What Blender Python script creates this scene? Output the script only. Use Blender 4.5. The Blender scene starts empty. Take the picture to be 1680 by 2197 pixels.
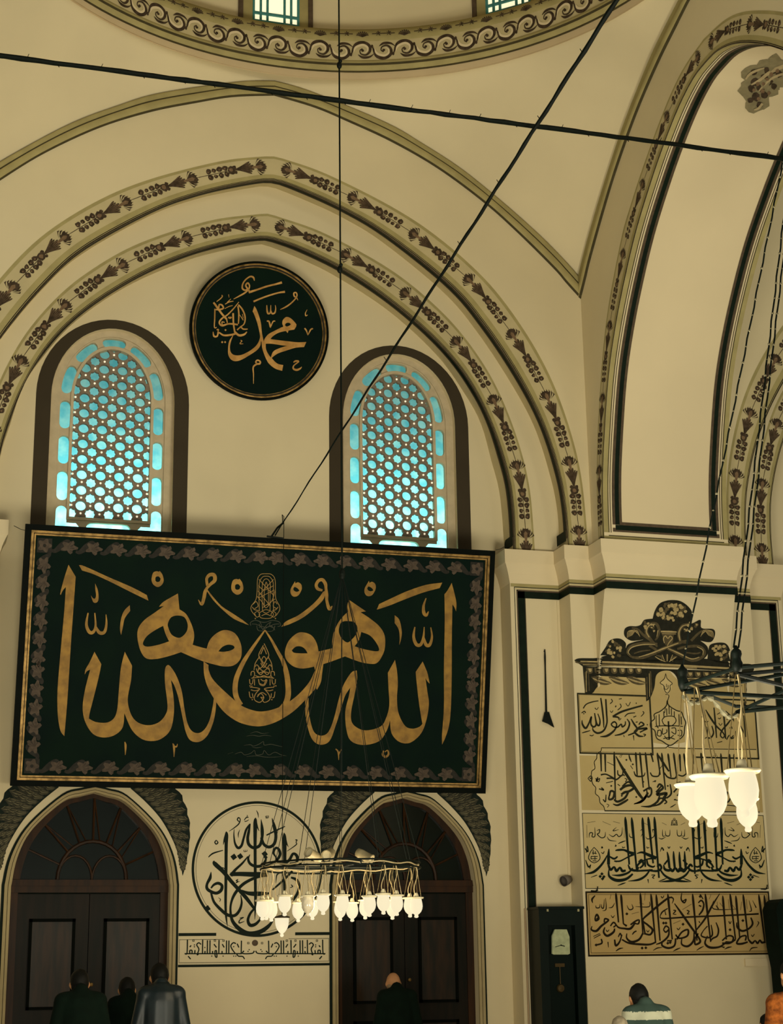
import bpy, bmesh, math, random
from math import sin, cos, pi, sqrt, atan2, radians
from mathutils import Vector, Matrix
from mathutils.geometry import tessellate_polygon
S = bpy.context.scene
COL = S.collection
random.seed(7)
# ---------------------------------------------------------------- camera
F, YAW, PITCH, ROLL = 3578.0, 0.283154, 0.269813, -0.0141249
CP = Vector((0, -20, 1.7))
_f = Vector((sin(YAW)*cos(PITCH), cos(YAW)*cos(PITCH), sin(PITCH)))
_r = Vector((cos(YAW), -sin(YAW), 0)); _u = _r.cross(_f)
_r, _u = _r*cos(ROLL)+_u*sin(ROLL), -_r*sin(ROLL)+_u*cos(ROLL)
cam = bpy.data.cameras.new('camera'); cam.sensor_fit = 'HORIZONTAL'; cam.sensor_width = 36
cam.lens = 36*F/1680; cam.clip_end = 200
co = bpy.data.objects.new('camera', cam); COL.objects.link(co); S.camera = co
co.matrix_world = Matrix(((_r.x, _u.x, -_f.x, CP.x), (_r.y, _u.y, -_f.y, CP.y), (_r.z, _u.z, -_f.z, CP.z), (0, 0, 0, 1)))
# ---------------------------------------------------------------- view, world, large lights
S.view_settings.view_transform = 'Standard'; S.view_settings.look = 'None'
S.view_settings.exposure = 0.0; S.view_settings.gamma = 1.0
S.view_settings.use_curve_mapping = False
W = bpy.data.worlds.new('world'); S.world = W; W.use_nodes = True
nt = W.node_tree; nt.nodes.clear()
def N(t, k, **kw):
    n = t.nodes.new(k)
    for a, b in kw.items(): setattr(n, a, b)
    return n
out = N(nt, 'ShaderNodeOutputWorld'); bg = N(nt, 'ShaderNodeBackground')
tc = N(nt, 'ShaderNodeTexCoord'); sp = N(nt, 'ShaderNodeSeparateXYZ')
nt.links.new(tc.outputs['Generated'], sp.inputs[0])
mr = N(nt, 'ShaderNodeMapRange'); mr.inputs[1].default_value = -0.9; mr.inputs[2].default_value = 0.3
mr.inputs[3].default_value = 1.0; mr.inputs[4].default_value = 0.30
nt.links.new(sp.outputs['Y'], mr.inputs[0])
cr = N(nt, 'ShaderNodeMix', data_type='RGBA')
cr.inputs[6].default_value = (0.50, 0.50, 0.38, 1); cr.inputs[7].default_value = (1.0, 0.93, 0.72, 1)
nt.links.new(mr.outputs[0], cr.inputs[0]); nt.links.new(cr.outputs[2], bg.inputs[0])
WORLD = 0.27; UP = 620
mm = N(nt, 'ShaderNodeMath', operation='MULTIPLY'); mm.inputs[1].default_value = WORLD
mz = N(nt, 'ShaderNodeMapRange'); mz.inputs[1].default_value = -0.55; mz.inputs[2].default_value = 0.1
mz.inputs[3].default_value = 3.0; mz.inputs[4].default_value = 1.0
nt.links.new(sp.outputs['Z'], mz.inputs[0]); mm2 = N(nt, 'ShaderNodeMath', operation='MULTIPLY')
nt.links.new(mr.outputs[0], mm.inputs[0]); nt.links.new(mm.outputs[0], mm2.inputs[0]); nt.links.new(mz.outputs[0], mm2.inputs[1]); nt.links.new(mm2.outputs[0], bg.inputs[1]); nt.links.new(bg.outputs[0], out.inputs[0])
def lamp(name, kind, loc, energy, color, rot=None, **kw):
    l = bpy.data.lights.new(name, kind); l.energy = energy; l.color = color
    for a, b in kw.items(): setattr(l, a, b)
    o = bpy.data.objects.new(name, l); COL.objects.link(o); o.location = loc
    if rot: o.rotation_euler = rot
    return o
def aim(loc, tgt): return (Vector(tgt)-Vector(loc)).to_track_quat('-Z', 'Y').to_euler()
# daylight of the hall's glazed central dome, behind and to the right of the viewer
lamp('central_dome_daylight', 'AREA', (15, -24, 13), 520, (1.0, 0.94, 0.74), aim((15, -24, 13), (4, 0, 6)), shape='DISK', size=5)
# added fill, unseen and low, lifting the vaults in place of floor bounce
for x_, y_, t_ in ((.5, -13.5, (2.5, -6.5, 12.5)), (6.5, -12.5, (7, -7, 12.5))):
    lamp('vault_bounce_fill', 'AREA', (x_, y_, .9), UP, (1.0, 0.93, 0.72), aim((x_, y_, .9), t_), shape='DISK', size=3.2)
# ---------------------------------------------------------------- pixel <-> world helpers (points on real planes)
def ray(x, y): return _f + _r*((x-840)/F) - _u*((y-1098.5)/F)
def uy(x, y, Y=0.0):
    d = ray(x, y); return CP + d*((Y-CP.y)/d.y)
def ux(x, y, X):
    d = ray(x, y); return CP + d*((X-CP.x)/d.x)
def uz(x, y, Z):
    d = ray(x, y); return CP + d*((Z-CP.z)/d.z)
class Plane:   # a real flat face: origin, in-plane axes e1,e2, normal n towards the viewer
    def __init__(s, o, e1, e2):
        s.o = Vector(o); s.e1 = Vector(e1).normalized(); s.e2 = Vector(e2).normalized(); s.n = s.e1.cross(s.e2)
        if s.n.dot(CP-s.o) < 0: s.n = -s.n
    def uv(s, x, y):
        d = ray(x, y); t = (s.o-CP).dot(s.n)/d.dot(s.n); q = CP+d*t-s.o
        return (q.dot(s.e1), q.dot(s.e2))
    def at(s, u, v, h=0.0): return s.o+s.e1*u+s.e2*v+s.n*h
# ---------------------------------------------------------------- materials
def lin(h):
    c = [int(h[i:i+2], 16)/255 for i in (0, 2, 4)]
    return tuple(((v/12.92) if v <= .04045 else ((v+.055)/1.055)**2.4) for v in c)+(1,)
_m = {}
def mat(name, hexc, rough=.8, metal=0, var=.08, scale=3.0, emit=None, es=1.0, bump=0, hex2=None, trans=None, spec=.12, stretch=None):
    if name in _m: return _m[name]
    m = bpy.data.materials.new(name); m.use_nodes = True; t = m.node_tree; b = t.nodes['Principled BSDF']
    c = lin(hexc); c2 = lin(hex2) if hex2 else tuple(max(0, v*(1-var)) for v in c[:3])+(1,)
    tx = N(t, 'ShaderNodeTexCoord'); no = N(t, 'ShaderNodeTexNoise'); no.inputs['Scale'].default_value = scale
    no.inputs['Detail'].default_value = 5
    if stretch:
        mp = N(t, 'ShaderNodeMapping'); mp.inputs['Scale'].default_value = stretch
        t.links.new(tx.outputs['Object'], mp.inputs[0]); t.links.new(mp.outputs[0], no.inputs[0])
    else: t.links.new(tx.outputs['Object'], no.inputs[0])
    rp = N(t, 'ShaderNodeMapRange'); rp.inputs[1].default_value = .35; rp.inputs[2].default_value = .65
    t.links.new(no.outputs[0], rp.inputs[0])
    mx = N(t, 'ShaderNodeMix', data_type='RGBA'); mx.inputs[6].default_value = c; mx.inputs[7].default_value = c2
    t.links.new(rp.outputs[0], mx.inputs[0]); t.links.new(mx.outputs[2], b.inputs['Base Color'])
    b.inputs['Roughness'].default_value = rough; b.inputs['Metallic'].default_value = metal
    b.inputs['Specular IOR Level'].default_value = spec
    if emit:
        b.inputs['Emission Color'].default_value = lin(emit); b.inputs['Emission Strength'].default_value = es
    if bump:
        bp = N(t, 'ShaderNodeBump'); bp.inputs['Strength'].default_value = bump; bp.inputs['Distance'].default_value = .01
        t.links.new(no.outputs[0], bp.inputs['Height']); t.links.new(bp.outputs[0], b.inputs['Normal'])
    _m[name] = m; return m
WALL = mat('cream_plaster', 'd9cba6', var=.07, scale=.8)
WALL2 = mat('cream_plaster_panel', 'ddcda8', var=.05, scale=.8)
OLIVE = mat('olive_paint', 'a89c6a', var=.15, scale=5)
OLIVE2 = mat('pale_olive_paint_and_shade', 'c2b48a', var=.08, scale=5)
BROWN = mat('brown_paint', '5a4c3c', var=.25, scale=20)
DKBR = mat('dark_brown_paint', '352c22', var=.3, scale=20)
INK = mat('green_black_ink', '0c1c10', var=.3, scale=10, rough=.6)
INK2 = mat('thin_ink', '2a2a1a', var=.3, scale=10, rough=.7)
FRAMEBR = mat('window_surround_paint', '40382a', var=.12, scale=2)
GOLD = mat('gold_leaf', '9c7838', var=.3, scale=9, rough=.5, metal=.15, hex2='7e6030')
GOLDF = mat('gold_frame', 'a8864e', var=.4, scale=14, rough=.4, metal=.3, hex2='66502a')
BOARD = mat('board_green_black', '04190f', var=.3, scale=2, rough=.7, hex2='01130f', spec=.08)
FRAMEDK = mat('black_frame_wood', '050c06', var=.4, scale=8, rough=.6, spec=.06)
VINE = mat('grey_brown_vine', '564a3e', var=.35, scale=25, rough=.6)
VINED = mat('dark_vine', '2c2a24', var=.35, scale=25, rough=.6)
IRON = mat('black_iron', '0c140e', rough=.55, var=.4, scale=40)
# ---------------------------------------------------------------- object helpers
def mesh_obj(name, verts, faces, m, parent=None, smooth=False, idx=None):
    me = bpy.data.meshes.new(name); me.from_pydata([tuple(v) for v in verts], [], faces)
    for k in (m if isinstance(m, (list, tuple)) else [m]): me.materials.append(k)
    if idx: me.polygons.foreach_set('material_index', idx)
    if smooth: me.polygons.foreach_set('use_smooth', [True]*len(me.polygons))
    me.update(); o = bpy.data.objects.new(name, me); COL.objects.link(o)
    if parent:
        o.parent = parent
        L = Vector(); q = parent
        while q: L = L+q.location; q = q.parent
        if L.length > 0: me.transform(Matrix.Translation(-L))
    return o
class MB:
    def __init__(s): s.v = []; s.f = []; s.i = []
    def add(s, vs, fs, k=0):
        b = len(s.v); s.v += [Vector(v) for v in vs]; s.f += [tuple(b+i for i in f) for f in fs]; s.i += [k]*len(fs)
    def box(s, a, b, k=0, M=None):
        (x0, y0, z0), (x1, y1, z1) = a, b
        vs = [Vector(p) for p in ((x0,y0,z0),(x1,y0,z0),(x1,y1,z0),(x0,y1,z0),(x0,y0,z1),(x1,y0,z1),(x1,y1,z1),(x0,y1,z1))]
        if M: vs = [M @ v for v in vs]
        s.add(vs, [(0,3,2,1),(4,5,6,7),(0,1,5,4),(1,2,6,5),(2,3,7,6),(3,0,4,7)], k)
    def tube(s, pts, r, n=8, k=0, cap=True):
        pts = [Vector(p) for p in pts]; rr = r if isinstance(r, (list, tuple)) else [r]*len(pts)
        vs = []; fs = []; pn = None
        for i, p in enumerate(pts):
            d = (pts[min(i+1, len(pts)-1)]-pts[max(i-1, 0)]).normalized()
            if pn is None: a = d.orthogonal().normalized()
            else:
                a = (pn-d*pn.dot(d)); a = a.normalized() if a.length > 1e-6 else d.orthogonal().normalized()
            pn = a; c = d.cross(a)
            for j in range(n): vs.append(p+(a*cos(2*pi*j/n)+c*sin(2*pi*j/n))*rr[i])
        for i in range(len(pts)-1):
            for j in range(n): fs.append((i*n+j, i*n+(j+1)%n, (i+1)*n+(j+1)%n, (i+1)*n+j))
        if cap: fs.append(tuple(range(n-1, -1, -1))); fs.append(tuple((len(pts)-1)*n+j for j in range(n)))
        s.add(vs, fs, k)
    def lathe(s, prof, c=(0,0,0), n=20, k=0, M=None):
        c = Vector(c); vs = []; fs = []
        for (r, z) in prof:
            for j in range(n):
                p = Vector((r*cos(2*pi*j/n), r*sin(2*pi*j/n), z))
                vs.append((M @ p if M else p)+c)
        for i in range(len(prof)-1):
            for j in range(n): fs.append((i*n+j, i*n+(j+1)%n, (i+1)*n+(j+1)%n, (i+1)*n+j))
        s.add(vs, fs, k)
    def ball(s, c, r, n=10, k=0, sc=(1,1,1)):
        vs = []; fs = []; c = Vector(c)
        for i in range(n+1):
            th = pi*i/n
            for j in range(n*2):
                ph = pi*j/n; vs.append(c+Vector((sc[0]*sin(th)*cos(ph), sc[1]*sin(th)*sin(ph), sc[2]*cos(th)))*r)
        for i in range(n):
            for j in range(n*2): fs.append((i*2*n+j, (i+1)*2*n+j, (i+1)*2*n+(j+1)%(2*n), i*2*n+(j+1)%(2*n)))
        s.add(vs, fs, k)
    def build(s, name, m, parent=None, smooth=False):
        return mesh_obj(name, s.v, s.f, m, parent, smooth, s.i if isinstance(m, (list, tuple)) else None)
def struct(o, label=None):
    o['kind'] = 'structure'
    if label: o['label'] = label
    return o
def tag(o, label, cat, group=None, kind=None):
    o['label'] = label; o['category'] = cat
    if group: o['group'] = group
    if kind: o['kind'] = kind
    return o
def thing(name, loc, label, cat, group=None):
    o = bpy.data.objects.new(name, None); COL.objects.link(o); o.location = loc; o.empty_display_size = .1
    return tag(o, label, cat, group)
def copy_tree(o, parent=None):
    c = o.copy(); COL.objects.link(c)
    if parent: c.parent = parent
    for ch in [x for x in o.children]: copy_tree(ch, c)
    return c
# ---------------------------------------------------------------- 2-D shapes
def catmull(P, seg=6, closed=False, corner=None):
    n = len(P); outp = []; corner = corner or [False]*n
    rng = n if closed else n-1
    for i in range(rng):
        p1 = P[i]; p2 = P[(i+1)%n]
        p0 = P[(i-1)%n] if (closed or i > 0) else p1; p3 = P[(i+2)%n] if (closed or i+2 < n) else p2
        if corner[i]: p0 = p1
        if corner[(i+1)%n]: p3 = p2
        for k in range(seg):
            t = k/seg
            outp.append(tuple(.5*((2*b)+(-a+c)*t+(2*a-5*b+4*c-d)*t*t+(-a+3*b-3*c+d)*t**3) for a, b, c, d in zip(p0, p1, p2, p3)))
    if not closed: outp.append(tuple(P[-1]))
    return outp
class Art:
    """paint laid on a real plane; shapes are given in the frame of a close-up (ox,oy,scale)"""
    def __init__(s, plane, ox, oy, sc): s.p = plane; s.t = (ox, oy, sc); s.v = []; s.f = []; s.k = 0; s.b = .002
    def frame(s, ox, oy, sc): s.t = (ox, oy, sc); return s
    def px(s, x, y): return s.p.uv(s.t[0]+x/s.t[2], s.t[1]+y/s.t[2])
    def add2(s, pts, faces, h=None):
        s.k += 1
        hh = h if h is not None else s.b+.00006*(s.k % 40)
        b = len(s.v); s.v += [s.p.at(u, v, hh) for u, v in pts]; s.f += [tuple(b+i for i in f) for f in faces]
    def outline(s, txt, holes=(), seg=5, mir=None):
        def parse(t):
            P = []; C = []
            for w in t.split():
                c = w.endswith('c'); x, y = w.rstrip('c').split(','); x = float(x); y = float(y)
                if mir is not None: x = 2*mir-x
                P.append((x, y)); C.append(c)
            q = catmull(P, seg, True, C); r = []
            for a in q:
                if not r or abs(a[0]-r[-1][0])+abs(a[1]-r[-1][1]) > .3: r.append(a)
            return r
        loops = [parse(txt)]+[parse(h) for h in holes]
        L3 = [[Vector((*s.px(*p), 0)) for p in lp] for lp in loops]
        tri = tessellate_polygon(L3); flat = [p for lp in L3 for p in lp]
        s.add2([(p.x, p.y) for p in flat], tri)
    def stroke(s, txt, w=10, seg=5, style='t', mir=None):
        P = []; hasw = False
        for t in txt.split():
            a = [float(q) for q in t.split(',')]
            if mir is not None: a[0] = 2*mir-a[0]
            if len(a) == 3: hasw = True
            P.append(a)
        n = len(P)
        cw = w; Q = []
        for i, a in enumerate(P):
            if len(a) == 3: cw = a[2]; Q.append(a)
            else:
                ww = cw
                if not hasw:
                    if style == 't' and i in (0, n-1): ww = cw*.35
                    if style == 'a' and i == n-1: ww = cw*.3
                Q.append([a[0], a[1], ww])
        q = catmull(Q, seg) if n > 2 else Q
        pts = []
        for i, (x, y, ww) in enumerate(q):
            x0, y0 = q[max(i-1, 0)][:2]; x1, y1 = q[min(i+1, len(q)-1)][:2]
            dx, dy = x1-x0, y1-y0; l = sqrt(dx*dx+dy*dy) or 1
            nx, ny = -dy/l*ww/2, dx/l*ww/2
            pts += [s.px(x+nx, y+ny), s.px(x-nx, y-ny)]
        s.add2(pts, [(2*i, 2*i+1, 2*i+3, 2*i+2) for i in range(len(q)-1)])
    def strokes(s, txt, w=10, style='t', mir=None):
        for ln in txt.strip().split(';'):
            if ln.strip(): s.stroke(ln, w, style=style, mir=mir)
    def diamond(s, x, y, r, rot=0):
        s.add2([s.px(x+r*cos(rot+a), y+r*sin(rot+a)) for a in (0, pi/2, pi, 3*pi/2)], [(0, 1, 2, 3)])
    def disc(s, x, y, r, n=20, ry=None):
        ry = ry or r
        s.add2([s.px(x+r*cos(2*pi*i/n), y+ry*sin(2*pi*i/n)) for i in range(n)], [tuple(range(n))])
    def ring(s, x, y, r0, r1, n=24, sq=1.0, a0=0, a1=2*pi):
        pts = []
        for i in range(n+1):
            a = a0+(a1-a0)*i/n; pts += [s.px(x+r0*cos(a)*sq, y+r0*sin(a)), s.px(x+r1*cos(a)*sq, y+r1*sin(a))]
        s.add2(pts, [(2*i, 2*i+1, 2*i+3, 2*i+2) for i in range(n)])
    def rectuv(s, u0, v0, u1, v1, h=None): s.add2([(u0, v0), (u1, v0), (u1, v1), (u0, v1)], [(0, 1, 2, 3)], h)
    def frameuv(s, u0, v0, u1, v1, w, h=None):
        s.rectuv(u0, v0, u1, v0+w, h); s.rectuv(u0, v1-w, u1, v1, h); s.rectuv(u0, v0+w, u0+w, v1-w, h); s.rectuv(u1-w, v0+w, u1, v1-w, h)
    def circleuv(s, cu, cv, r0, r1, n=96, h=None):
        pts = []
        for i in range(n):
            a = 2*pi*i/n; pts += [(cu+r0*cos(a), cv+r0*sin(a)), (cu+r1*cos(a), cv+r1*sin(a))]
        s.add2(pts, [(2*i, 2*i+1, (2*i+3) % (2*n), (2*i+2) % (2*n)) for i in range(n)], h)
    def build(s, name, m, parent=None):
        return mesh_obj(name, s.v, s.f, m, parent)
WALLP = Plane((0, 0, 0), (1, 0, 0), (0, 0, 1))
def resample(P, n):
    P = [Vector(p) for p in P]; d = [0]
    for a, b in zip(P, P[1:]): d.append(d[-1]+(b-a).length)
    o = []; j = 0
    for i in range(n+1):
        t = d[-1]*i/n
        while j < len(P)-2 and d[j+1] < t: j += 1
        s = (t-d[j])/max(1e-9, d[j+1]-d[j]); o.append(P[j].lerp(P[j+1], s))
    return o
def profile(pts, ax, n=60):
    """half arch profile (apex first) -> full curve right foot .. apex .. left foot as 2-D vectors"""
    h = catmull(pts, 8)
    h = resample(h, n)
    R = [Vector((ax+p.x, p.y)) for p in h][::-1]; L = [Vector((ax-p.x, p.y)) for p in h][1:]
    return R+L
AX = 4.08
MO = [(0,13.03),(.39,12.97),(1.0,12.8),(1.6,12.6),(2.0,12.4),(2.57,12.08),(3.22,11.6),(3.7,11.2),(4.03,10.88),(4.21,10.68)]
MI = [(0,12.82),(.55,12.72),(1.02,12.57),(1.6,12.36),(2.24,12.05),(2.89,11.62),(3.37,11.22),(3.85,10.77),(4.0,10.6),(4.17,10.42),(4.21,10.38)]
AO = [(0,11.94),(.14,11.92),(.7,11.78),(1.58,11.42),(2.22,11.05),(2.86,10.52),(3.33,9.93),(3.7,9.28),(3.95,8.59),(4.1,7.87),(4.15,6.94)]
AI = [(0,11.6),(.23,11.56),(.86,11.34),(1.5,11.02),(2.36,10.4),(2.83,9.87),(3.28,9.2),(3.6,8.55),(3.79,7.91),(3.86,7.38),(3.87,6.94)]
BO = [(0,11.3),(.16,11.27),(.79,11.1),(1.68,10.68),(2.32,10.2),(2.75,9.73),(3.1,9.17),(3.37,8.47),(3.52,7.78),(3.56,6.94)]
BI = [(0,10.96),(.1,10.95),(.48,10.85),(1.1,10.59),(1.67,10.24),(2.28,9.75),(2.71,9.25),(3.02,8.64),(3.22,7.98),(3.28,7.45),(3.28,6.94)]
SB = [(0,11.03),(.18,10.99),(.55,10.87),(1.01,10.68),(1.75,10.25),(2.40,9.69),(2.79,9.16),(3.0,8.77),(3.13,8.27),(3.24,7.77),(3.28,6.94)]
SA = [(0,11.69),(.1,11.68),(.55,11.54),(1.0,11.37),(1.55,11.08),(2.40,10.44),(2.87,9.9),(3.32,9.22),(3.63,8.62),(3.83,7.92),(3.9,7.45),(3.9,6.94)]
YB, YA, YP = -.37, -.74, -1.15
XS, XS2, YC = 8.29, 10.02, -5.1
PX = 9.22      # pier axis: the next bay mirrors about it
# ================================================================ large structure
def face_xz(name, Y, loops, m, thick=None):
    L3 = [[Vector((p[0], p[1], 0)) for p in lp] for lp in loops]
    tri = tessellate_polygon(L3); flat = [p for lp in L3 for p in lp]
    return struct(mesh_obj(name, [(p.x, Y, p.y) for p in flat], tri, m))
def archpts(cx, half, zs, rise, zb, n=28, cut=1.0):
    P = [(cx+half, zb)]
    for i in range(n+1):
        a = pi*i/n; c = cos(a)
        P.append((cx+half*c, zs+rise*(1-abs(c)**(2*cut))**.5 if abs(c) < 1 else zs))
    return P+[(cx-half, zb)]
DOORIN = [(0,3.80),(.15,3.76),(.36,3.69),(.69,3.38),(.84,3.10),(.905,2.78),(.915,2.4),(.915,.02)]
DOOROUT = [(0,3.88),(.16,3.85),(.38,3.775),(.745,3.44),(.93,3.13),(1.01,2.80),(1.02,2.4),(1.02,.02)]
DX = (2.13, 5.955); WX = (2.20, 5.945)
def doorcurve(P, cx, sc=1.0):
    h = catmull([(a*sc, b) for a, b in P], 5); return [(cx+x, z) for x, z in h][::-1]+[(cx-x, z) for x, z in h][1:]
DSC = (1.0, .965)
def back_wall():
    sb = [(p.x, p.y) for p in profile(SB, AX, 50)]
    outer = [(7.36, 0), (7.36, 6.94)]+sb+[(.80, 6.94), (.80, 0)]
    holes = [archpts(WX[i], .77, 8.70, .95, 6.85) for i in (0, 1)]+[doorcurve(DOORIN, DX[i], DSC[i]) for i in (0, 1)]
    face_xz('wall_back', 0, [outer]+holes, WALL)
    for i in (0, 1):   # reveals
        mb = MB()
        for P, dy in ((archpts(WX[i], .77, 8.70, .95, 6.85), .30), (doorcurve(DOORIN, DX[i], DSC[i]), .16)):
            n = len(P); vs = [(x, 0, z) for x, z in P]+[(x, dy, z) for x, z in P]
            mb.add(vs, [(j, (j+1) % n, n+(j+1) % n, n+j) for j in range(n)])
        struct(mb.build('wall_reveal', WALL))
back_wall()
def loft(name, A, B, ya, yb, m, plane='y', smooth=True):
    """surface between two equal-length curves given as 2-D vectors in planes ya and yb"""
    n = len(A)
    if plane == 'y': vs = [(p.x, ya, p.y) for p in A]+[(p.x, yb, p.y) for p in B]
    else: vs = [(ya, p.x, p.y) for p in A]+[(yb, p.x, p.y) for p in B]
    return struct(mesh_obj(name, vs, [(i, i+1, n+i+1, n+i) for i in range(n-1)], m, smooth=smooth))
mo, mi, ao, ai, bo, bi, sb, sa = [profile(P, AX) for P in (MO, MI, AO, AI, BO, BI, SB, SA)]
T2 = lambda c: [(p.x, p.y) for p in c]
face_xz('wall_arch_inner', YB, [T2(sa)+T2(bi)[::-1]], WALL)
face_xz('wall_arch_outer', YA, [[(XS, 6.94), (XS, 10.38)]+T2(mi)+[(AX-4.21, 10.38), (AX-4.21, 6.94)]+T2(ai)[::-1]], WALL)
loft('ceiling_soffit_inner', bi, sb, YB, 0, OLIVE2)  # pale olive here puts the shade of the soffits into their colour
loft('ceiling_soffit_outer', ai, sa, YA, YB, OLIVE2)
# the next bay, mirrored about the pier axis
def mirx(c): return [Vector((2*PX-p.x, p.y)) for p in c]
def face_half(name, Y, outer, inner):
    o = [p for p in outer if p.x > AX]; i = [p for p in inner if p.x > AX]
    face_xz(name, Y, [T2(mirx(o))+T2(mirx(i))[::-1]], WALL)
face_half('wall_arch_inner_next_bay', YB, sa, bi)
face_xz('wall_arch_outer_next_bay', YA, [[(10.02, 6.94), (10.02, 15.5), (14.36, 15.5)]+T2(mirx([p for p in ai if p.x > AX]))[::-1]], WALL)
loft('ceiling_soffit_inner_next_bay', mirx(bi), mirx(sb), YB, 0, OLIVE2)
loft('ceiling_soffit_outer_next_bay', mirx(ai), mirx(sa), YA, YB, OLIVE2)
struct(mesh_obj('wall_next_bay', [(11.14, 0, 0), (15.5, 0, 0), (15.5, 0, 12), (11.14, 0, 12)], [(0, 1, 2, 3)], WALL))
# pier below the cornice: stepped footprint
FP = [(7.28, 0), (7.28, YB), (7.95, YB), (7.95, YA), (10.49, YA), (10.49, YB), (11.16, YB), (11.16, 0)]
FPL = [(2*AX-x, y) for x, y in FP[:4]]+[(-1.5, YA)]
def wallstrip(name, P, z0, z1, m, off=0.0):
    P = offs(P, off); n = len(P)
    vs = [(x, y, z0) for x, y in P]+[(x, y, z1) for x, y in P]
    return mesh_obj(name, vs, [(i, i+1, n+i+1, n+i) for i in range(n-1)], m)
def offs(P, o, side=1):
    """offset an open polyline towards the hall (mitred)"""
    r = []
    for i, p in enumerate(P):
        ns = []
        for a, b in ((i-1, i), (i, i+1)):
            if a >= 0 and b < len(P):
                d = Vector((P[b][0]-P[a][0], P[b][1]-P[a][1])).normalized(); ns.append(Vector((d.y, -d.x))*side)
        if len(ns) == 1: v = ns[0]*o
        else: v = (ns[0]+ns[1])*(o/(1+ns[0].dot(ns[1])))
        r.append((p[0]+v.x, p[1]+v.y))
    return r
struct(wallstrip('wall_pier', FP, 0, 6.94, WALL))
# springer block of the side arch, swelling out of the pier under the cornice
def springer():
    vs = []; zs = [5.08+1.42*i/48 for i in range(49)]
    for z in zs:
        t = (z-5.08)/1.42; y = YA-.41*t**1.3
        vs += [(8.28, YA+.01, z), (8.28, y, z), (10.09, y, z), (10.09, YA+.01, z)]
    fs = [(4*i+j, 4*i+j+1, 4*i+j+5, 4*i+j+4) for i in range(48) for j in range(3)]
    struct(mesh_obj('wall_springer', vs, fs, WALL))
springer()
CFP = [(7.28, 0), (7.28, YB), (7.95, YB), (7.95, YA), (8.28, YA), (8.28, YP), (10.09, YP), (10.09, YA), (10.49, YA), (10.49, YB), (11.16, YB), (11.16, 0)]
CPR = [(0, 6.505), (.004, 6.52), (.012, 6.56), (.03, 6.63), (.052, 6.69), (.075, 6.74), (.085, 6.755), (.088, 6.76), (.088, 6.935), (-.6, 6.945)]
def cornice(name, foot):
    rows = [[(x, y, z) for x, y in offs(foot, o)] for o, z in CPR]
    # the last row closes the top back into the wall
    rows[-1] = [(x, y+.75 if abs(y) > .01 else y, 6.945) for x, y in foot]
    n = len(foot); vs = [p for r in rows for p in r]
    fs = [(r*n+i, r*n+i+1, (r+1)*n+i+1, (r+1)*n+i) for r in range(len(rows)-1) for i in range(n-1)]
    return struct(mesh_obj(name, vs, fs, WALL2))
cornice('trim_1', CFP)
# left pier, mirrored
ML = Matrix(((-1, 0, 0, 2*AX), (0, 1, 0, 0), (0, 0, 1, 0), (0, 0, 0, 1)))
def mirror_obj(o, name):
    me = o.data.copy(); me.transform(ML); me.flip_normals(); c = bpy.data.objects.new(name, me); COL.objects.link(c); return struct(c)
mirror_obj(bpy.data.objects['trim_1'], 'trim_2')
mirror_obj(bpy.data.objects['wall_pier'], 'wall_pier_left')
mirror_obj(bpy.data.objects['wall_springer'], 'wall_springer_left')
# side arch running towards the viewer
SEDGE = [(0,11.7),(.3,11.68),(.7,11.54),(1.14,11.29),(1.57,10.98),(2.06,10.56),(2.47,10.09),(2.85,9.55),(3.15,8.95),(3.41,8.05),(3.5,7.5),(3.52,6.94)]
SFLO = [(0,12.01),(.5,11.95),(.9,11.81),(1.33,11.57),(1.77,11.28),(2.2,10.95),(2.56,10.6),(3.14,9.7),(3.52,8.55),(3.67,7.7),(3.7,6.94)]
sedge = profile(SEDGE, YC+.45); sflo = profile(SFLO, YC+.45)
SMI = [(a if a < 4.2 else 4.36, b) for a, b in MI][:-1]+[(4.36, 10.38)]
smi = profile([(a*1.035, b) for a, b in MI], YC); smo = profile([(a*1.035, b) for a, b in MO], YC)
def face_yz(name, X, loop, m):
    L3 = [[Vector((p[0], p[1], 0)) for p in loop]]; tri = tessellate_polygon(L3)
    return struct(mesh_obj(name, [(X, p.x, p.y) for p in L3[0]], tri, m))
far = lambda c: [(p.x, p.y) for p in c]
face_yz('wall_side_arch', XS, [(YC-4.36, 6.94), (YC-4.36, 10.38)]+far(smi)+[(YA, 10.38), (YA, 6.94)]+far(sedge)[::-1], WALL)
loft('ceiling_side_soffit', sedge, sedge, XS, XS2, WALL2, 'x')
face_yz('wall_side_arch_far', XS2, [(YC-4.4, 6.94), (YC-4.4, 13), (YA, 13), (YA, 6.94)]+far(sedge)[::-1], WALL)
_p = MB(); _p.box((XS, YC-4.36, 0), (XS2, YC+.45-3.52, 6.94)); struct(_p.build('wall_free_pier', WALL))
# mouldings edging the pendentives
def moulding(name, A, B, plane, X, out_sign):
    K = [(0, 0), (.06, .035), (.2, .05), (.38, .03), (.5, .045), (.75, .05), (.92, .03), (1, 0)]
    vs = []; n = len(A)
    for f, h in K:
        for a, b in zip(A, B):
            p = a.lerp(b, f)
            vs.append((p.x, X-h*1.0, p.y) if plane == 'y' else (X+out_sign*h, p.x, p.y))
    fs = [(k*n+i, k*n+i+1, (k+1)*n+i+1, (k+1)*n+i) for k in range(len(K)-1) for i in range(n-1)]
    idx = [[0, 1, 1, 0, 1, 1, 0][k] for k in range(len(K)-1) for i in range(n-1)]
    return struct(mesh_obj(name, vs, fs, [OLDK, OLIVE], smooth=True, idx=idx))
OLDK = mat('dark_olive_line', '4a432c', var=.2, scale=8)
moulding('trim_3', mo, mi, 'y', YA-.002, 0)
moulding('trim_4', smo, smi, 'x', XS-.002, -1)
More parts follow.
